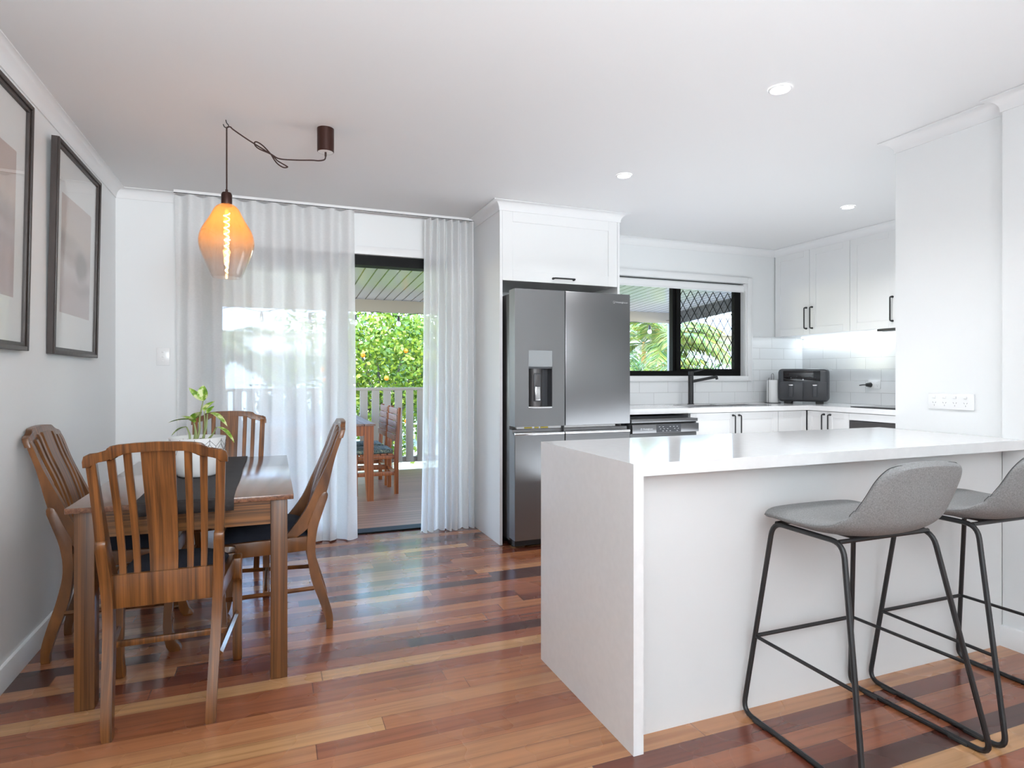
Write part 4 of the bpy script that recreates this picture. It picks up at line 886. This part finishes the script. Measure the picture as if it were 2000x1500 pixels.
bm = BM(); box(bm, 0, .098, YE - .045, YE - .0205, .03, .985, .002); b0 = obj('baluster', bm, M['rail'], bal); b0.location = (x, 0, 0); k = 1
while x + .15 * k < XD1 - .2 and k < 60:
    c = b0.copy(); C.objects.link(c); c.parent = bal; c.location = (x + .15 * k, 0, 0); k += 1
bm = BM(); [box(bm, xx, xx + .09, YE - .045, YE + .045, DK, 2.01, .003) for xx in (XD1 - .1,)]; o = obj('verandah_post', bm, M['rail']); tag(o, 'taupe verandah corner post at the right end of the deck', 'post')

# outdoor table and chairs
ot = thing('outdoor_table', 'brown timber outdoor table on the deck', 'table', (0, 0, DK))
TX, TY = .965, 6.18
for k in range(9):
    xa = -.05 + .1125 * k
    bm = BM(); box(bm, xa, xa + .106, TY, 7.95, .755, .775, .002); obj('table_slat', bm, M['oslat'], ot)
bm = BM(); box(bm, -.02, TX - .04, TY + .03, TY + .055, .655, .755); box(bm, -.02, TX - .04, 7.88, 7.9, .655, .755); box(bm, TX - .055, TX - .03, TY + .03, 7.9, .655, .755); box(bm, -.03, -.005, TY + .03, 7.9, .655, .755); obj('table_apron', bm, M['owood'], ot)
for (xa, sx) in ((TX - .115, 1), (-.04, -1)):
    for ya in (TY + .02, 7.83):
        bm = BM(); w = .09; a = .0
        prism(bm, [(xa, .755), (xa + w, .755), (xa + w, .0), (xa + (.028 if sx > 0 else 0) + (0 if sx > 0 else w), 0), (xa + (.028 if sx > 0 else 0) if sx > 0 else xa + w, .0), (xa, .42)] if sx > 0 else [(xa, .755), (xa + w, .755), (xa + w, .42), (xa + w - .028, 0), (xa, 0)], 'xz', ya, ya + .075, 0)
        bmesh.ops.remove_doubles(bm, verts=bm.verts, dist=1e-5); obj('leg', bm, M['owood'], ot)
def outdoor_chair(label):
    t = thing('outdoor_chair', label, 'chair', group='outdoor chairs at the deck table')   # faces +y
    for s_ in (-1, 1):
        bm = BM(); xa = s_ * .215 - .02; prism(bm, [(-.235, 0), (-.19, 0), (-.19, .44), (-.232, .92), (-.262, .915), (-.235, .44)], 'yz', xa, xa + .04, .003); obj('back_post', bm, M['owood'], t)
        bm = BM(); box(bm, xa, xa + .04, .19, .235, 0, .415, .003); obj('front_leg', bm, M['owood'], t)
        bm = BM(); box(bm, xa + .008, xa + .03, -.19, .19, .20, .24, .002); obj('side_stretcher', bm, M['owood'], t)
        bm = BM(); box(bm, xa + .008, xa + .03, -.19, .19, .375, .415, .002); obj('seat_rail', bm, M['owood'], t)
    bm = BM(); box(bm, -.195, .195, .195, .215, .375, .415); box(bm, -.195, .195, -.21, -.195, .21, .25); obj('cross_rail', bm, M['owood'], t)
    for k in range(6):
        bm = BM(); box(bm, -.235, .235, -.18 + .072 * k, -.12 + .072 * k, .4155, .432, .002); obj('seat_slat', bm, M['owood'], t)
    for k in range(5):
        z = .565 + .07 * k; y = -.196 - (z - .44) * .0875
        bm = BM(); box(bm, -.232, .232, y, y + .016, z, z + .062, .002); obj('back_slat', bm, M['oslat'], t)
    bm = BM(); box(bm, -.215, .215, -.185, .235, .432, .475, .018, 4); obj('seat_pad', bm, M['camo'], t)
    return t
oc = outdoor_chair('slatted timber deck chair with patterned pad, nearer of two at the right of the table'); oc.location = (1.01, 6.72, DK); oc.rotation_euler = (0, 0, PI / 2)
dup(oc, (1.0, 7.27, DK), PI / 2, 'slatted timber deck chair with patterned pad, farther of two by the balustrade')
dup(oc, (-.12, 6.72, DK), -PI / 2, 'slatted timber deck chair left of the outdoor table, dim behind the curtain, nearer the door')
dup(oc, (-.12, 7.27, DK), -PI / 2, 'slatted timber deck chair left of the outdoor table, dim behind the curtain, farther back')

# festoon lights
def festoon(label, pts, spots, name='festoon_cable'):
    bm = BM(); tube(bm, smooth(pts, 5), .004, 5); tag(obj(name, bm, M['dark']), label, 'cable')
bulb0 = None
bl_lab = []
cab1 = [(x, 8.086, 1.965 + .047 * (k % 2)) for k, x in [(k, -2.37 + .28 * k) for k in range(29)]]
festoon('black festoon light cable under the long verandah beam', cab1, None)
cab2 = [(5.78, 7.78 + .32, 2.05)] + [(5.78, 7.78 - .33 * k, 2.04 + .0165 * k + .025 * (k % 2)) for k in range(9)]
festoon('black festoon light cable beside the dark end beam', cab2, None)
spots = [(.99, 8.086, 1.965, 'festoon bulb in the open doorway, left one beside the curtain edge'), (1.55, 8.086, 1.965, 'festoon bulb in the open doorway, right one'), (.43, 8.086, 1.965, 'festoon bulb behind the wide sheer curtain, right one'), (-.13, 8.086, 1.965, 'festoon bulb behind the wide sheer curtain, left one'),
         (5.47, 8.086, 1.965, 'festoon bulb seen through the clear window pane, left one'), (5.78, 7.78, 2.04, 'festoon bulb seen through the clear window pane beside the black mullion'), (5.78, 7.12, 2.073, 'festoon bulb behind the left half of the diamond grille'), (5.78, 6.46, 2.106, 'festoon bulb behind the diamond grille at its right edge')]
for (x, y, z, lab) in spots:
    if bulb0 is None:
        bulb0 = thing('festoon_bulb', lab, 'light bulb', (x, y, z), group='festoon bulbs along the verandah')
        bm = BM(); lathe(bm, [(0, 0), (.012, -.002), (.019, -.02), (.020, -.065), (.0, -.065)], seg=16); obj('bulb_socket', bm, M['dark'], bulb0)
        bm = BM(); lathe(bm, [(.016, -.066), (.027, -.08), (.032, -.10), (.027, -.122), (.012, -.134), (0, -.136)], seg=20); obj('bulb_globe', bm, M['bulbg'], bulb0)
    else: dup(bulb0, (x, y, z), 0, lab)

# ------------------------------------------------------------------ garden
bm = BM(); box(bm, -40, 60, YB + .16, 70, -1.0, -.75); struct('lawn', bm, M['lawn'])
bm = BM(); box(bm, -6, 9, YE + .3, 9.6, -.76, -.74); box(bm, -9, 12, YB + .2, YE + .3, -.76, -.74); struct('bounce_ground', bm, M['bounce_ground'], label='unseen pale ground added below the deck to bounce sunlight')  # added out of view as a reflector, throws sunlight up to the soffit
def leaves(bm, n, pos, size, r):
    for _ in range(n):
        p = pos(); a = Vector((r.gauss(0, 1), r.gauss(0, 1), r.gauss(0, .8))).normalized(); b = a.cross(Vector((r.gauss(0, 1), r.gauss(0, 1), r.gauss(0, 1)))).normalized()
        L = size * r.uniform(.7, 1.3); w = L * .28; p = Vector(p)
        vs = [bm.verts.new(p), bm.verts.new(p + a * L * .5 + b * w), bm.verts.new(p + a * L), bm.verts.new(p + a * L * .5 - b * w)]; bm.faces.new(vs)
def crown(r, rad, shell=.5):
    while True:
        v = Vector((r.gauss(0, 1), r.gauss(0, 1), r.gauss(0, 1))).normalized(); q = shell + (1 - shell) * r.random()
        bump_ = 1 + .14 * math.sin(v.x * 9 + v.z * 7) + .12 * math.sin(v.y * 11 + v.z * 5)
        return Vector((v.x * rad[0], v.y * rad[1], v.z * rad[2])) * q * bump_
def bush(name, label, cat, loc, rad, n, size, m, seed, trunk=.0, group=None, fruit=0, shell=.45):
    r = random.Random(seed); t = thing(name, label, cat, loc, 0, group)
    bm = BM(); leaves(bm, n, lambda: crown(r, rad, shell) + Vector((0, 0, trunk + rad[2])), size, r); f = obj('foliage', bm, m, t, sm=False)
    bm = BM(); zc = trunk + rad[2]
    tube(bm, [(0, 0, 0), (.03, 0, trunk * .5 + .05), (0, .02, zc * .8)], lambda q: .09 * rad[0] ** .5 * (1 - .5 * q), 8); obj('trunk', bm, M['bark'], t)
    for k in range(9 if rad[2] > 1 else 4):
        bm = BM(); e = crown(r, rad, .8) * .85 + Vector((0, 0, zc)); tube(bm, smooth([(0, 0, trunk * .7 + .1), (e.x * .4, e.y * .4, zc * .5 + e.z * .35), tuple(e)], 4), lambda q: .035 * (1 - .75 * q), 6); obj('branch', bm, M['bark'], t)
    if fruit:
        f0 = None
        for k in range(fruit):
            v = None
            while v is None or v.y > -.2 * rad[1]: v = crown(r, rad, .93)
            v.z = v.z * .9 - .15 * rad[2] if k % 3 else -rad[2] * r.uniform(.1, .6)
            if f0 is None:
                bm = BM(); bmesh.ops.create_uvsphere(bm, u_segments=12, v_segments=8, radius=.036); f0 = obj('orange', bm, M['orange'], t); o = f0
            else: o = f0.copy(); C.objects.link(o); o.parent = t
            o.location = v * 1.02 + Vector((0, 0, zc))
    return t
bush('citrus_tree', 'bright green citrus tree with small oranges beyond the doorway', 'tree', (1.75, 10.2, -.75), (1.75, 1.1, 1.55), 15000, .085, M['cleaf'], 3, .55, fruit=34, shell=.35)
bush('leafy_shrub', 'dark rounded shrub beyond the balustrade, dim behind the wide curtain', 'shrub', (.1, 9.0, -.75), (.55, .5, .85), 3000, .08, M['dshrub'], 4, .2)
bush('leafy_shrub', 'low green bush under the left window pane', 'shrub', (6.6, 10.5, -.75), (.7, .5, .92), 4200, .09, M['shrub'], 5, .2)
bush('leafy_shrub', 'low green bush between two palms in the window view', 'shrub', (8.35, 11.8, -.75), (.85, .5, .98), 4200, .10, M['shrub'], 6, .2)
bush('leafy_shrub', 'green bush behind the lower left of the grille', 'shrub', (9.6, 11.9, -.75), (.8, .6, 1.0), 4200, .10, M['hedge'], 16, .2)
bush('leafy_shrub', 'green bush behind the lower right of the grille', 'shrub', (11.3, 12.4, -.75), (.9, .7, 1.0), 4200, .10, M['hedge'], 17, .2)
def palm(label, loc, h, sc_, seed, nfr=13, shaft=True, L=1.9, group='golden palms in the garden'):
    r = random.Random(seed); t = thing('palm_tree', label, 'palm', loc, 0, group)
    bm = BM(); tube(bm, smooth([(0, 0, 0), (.04 * h, 0, h * .5), (.02, 0, h)], 5), lambda q: .075 - .02 * q, 10); obj('trunk', bm, M['palmtr'], t)
    if shaft: bm = BM(); tube(bm, [(.02, 0, h - .05), (.02, 0, h + .5)], lambda q: .07 - .03 * q, 10); obj('crownshaft', bm, M['palmsh'], t)
    for k in range(nfr):
        a = 2 * PI * k / nfr * 2.4 + r.uniform(-.3, .3); el = r.uniform(.0, 1.15); dr = r.uniform(.45, .85)
        bm = BM(); LL = L * r.uniform(.8, 1.1); n = 26; sp_ = []
        for i in range(n + 1):
            q = i / n; rr = LL * q * math.cos(el * (1 - .3 * q)); z = LL * (q * math.sin(el) - dr * q * q); sp_.append(Vector((math.cos(a) * rr, math.sin(a) * rr, h + (.45 if shaft else 0) + z)))
        tube(bm, sp_, lambda q: .012 * (1 - .8 * q), 4); side = Vector((-math.sin(a), math.cos(a), 0))
        for i in range(3, n):
            q = i / n; tn = (sp_[i + 1] - sp_[i - 1]).normalized() if i < n else Vector((0, 0, -1)); ln = LL * .30 * math.sin(PI * (q * .85 + .12)) ** .6
            for s_ in (-1, 1):
                for hh in (0, .5):
                    p0 = sp_[i] + (sp_[i + 1] - sp_[i]) * hh if i < n else sp_[i]
                    dv = (tn * .75 + side * s_ * .9 + Vector((0, 0, r.uniform(-.45, .05)))).normalized(); w = tn * .017
                    m_ = p0 + dv * ln * .55; e = p0 + dv * ln + Vector((0, 0, -.18 * ln))
                    v = [bm.verts.new(p0 - w * .5), bm.verts.new(m_ - w), bm.verts.new(e), bm.verts.new(m_ + w), bm.verts.new(p0 + w * .5)]; bm.faces.new(v)
        obj('frond', bm, M['palm'], t, sm=False)
    return t
G0 = -.75
palm('golden palm close to the left window pane with drooping fronds', (6.35, 9.6, G0), 1.75, 1, 11, 13, False, 1.5)
palm('golden palm with orange crownshaft beside the mullion, its pale trunk showing', (7.72, 10.7, G0), 2.2, 1, 12, 12, True, 1.6)
palm('tall golden palm behind the left window pane', (8.8, 13.3, G0), 2.3, 1, 13, 14, True, 2.2)
palm('golden palm behind the upper left of the grille', (9.35, 12.6, G0), 2.1, 1, 14, 12, True, 1.7)
palm('small golden palm behind the middle of the grille', (11.3, 13.5, G0), 1.3, 1, 15, 12, False, 1.6)
palm('palm dim behind the left half of the wide curtain', (-3.0, 11.6, G0), 2.2, 1, 21, 13, True, 2.0)
palm('palm dim behind the middle of the wide curtain', (-1.1, 13.4, G0), 2.0, 1, 22, 13, True, 1.7)
palm('palm dim behind the right part of the wide curtain', (-.75, 10.2, G0), 1.7, 1, 23, 11, True, 1.0)
for i, (x, y, rx, rz_, lab) in enumerate(((4.6, 17.5, 2.6, 1.7, 'broad green tree far behind the citrus tree'), (11.0, 19, 2.4, 1.2, 'broad green tree far behind the left window palms'))):
    bush('garden_tree', lab, 'tree', (x, y, G0), (rx, 1.6, rz_), 6000, .2, M['hedge'], 40 + i, .4, shell=.6)
# pale house beyond the wide curtain
ph = thing('neighbour_house', 'pale neighbouring house seen faintly through the wide sheer curtain', 'house', (-2.0, 19, 0))
B1('house_wall', M['white'], ph, -6, 4.2, 0, 5, -.75, 2.5)
bm = BM(); prism(bm, [(-.6, 2.5), (5.6, 2.5), (3.2, 3.6), (1.8, 3.6)], 'yz', -6.6, 4.8); obj('roof', bm, M['roof'], ph); B1('gutter', M['white'], ph, -6.6, 4.8, -.7, -.6, 2.4, 2.52)
for x in (-4, -.5, 2.4):
    f = B1('window', M['roof'], ph, x - .7, x + .7, -.05, 0, .9, 2.0); B1('pane', M['hwin'], f, x - .62, x + .62, -.06, -.05, .98, 1.92)
# neighbouring house
nh = thing('neighbour_house', 'neighbouring house with a pale roof seen through the grille', 'house', (19.3, 22.5, 0), math.radians(-12))
B1('house_wall', M['hwall'], nh, -5, 5, 0, 6, -.75, 3.1)
bm = BM(); prism(bm, [(-5.8, 3.1), (5.8, 3.1), (3.4, 4.0), (-3.4, 4.0)], 'xz', -.8, 6.8); 
for v in bm.verts:
    if v.co.z > 3.9: v.co.y = 3 + (v.co.y - 3) * .35
obj('roof', bm, M['roof'], nh); B1('gutter', M['white'], nh, -5.85, 5.85, -.9, -.8, 2.98, 3.12)
for x in (-3.5, -.5, 2.5):
    f = B1('window', M['white'], nh, x - .75, x + .75, -.05, 0, .9, 2.3); B1('pane', M['hwin'], f, x - .65, x + .65, -.06, -.05, 1.0, 2.2)
wf_ = thing('picket_fence', 'white picket fence behind the lower right of the grille', 'fence', (13.5, 15.4, 0), math.radians(-20))
bm = BM(); box(bm, -1.6, 1.6, 0, .04, .85, .92); box(bm, -1.6, 1.6, 0, .04, 1.75, 1.82); obj('fence_rail', bm, M['white'], wf_)
bm = BM(); box(bm, -1.6, -1.54, -.02, 0, .3, 1.95); p0 = obj('picket', bm, M['white'], wf_)
for k in range(1, 27): c = p0.copy(); C.objects.link(c); c.parent = wf_; c.location = (.12 * k, 0, 0)
bm = BM(); [box(bm, x, x + .08, .04, .1, -.75, 1.8) for x in (-1.5, 0, 1.4)]; obj('fence_post', bm, M['white'], wf_)
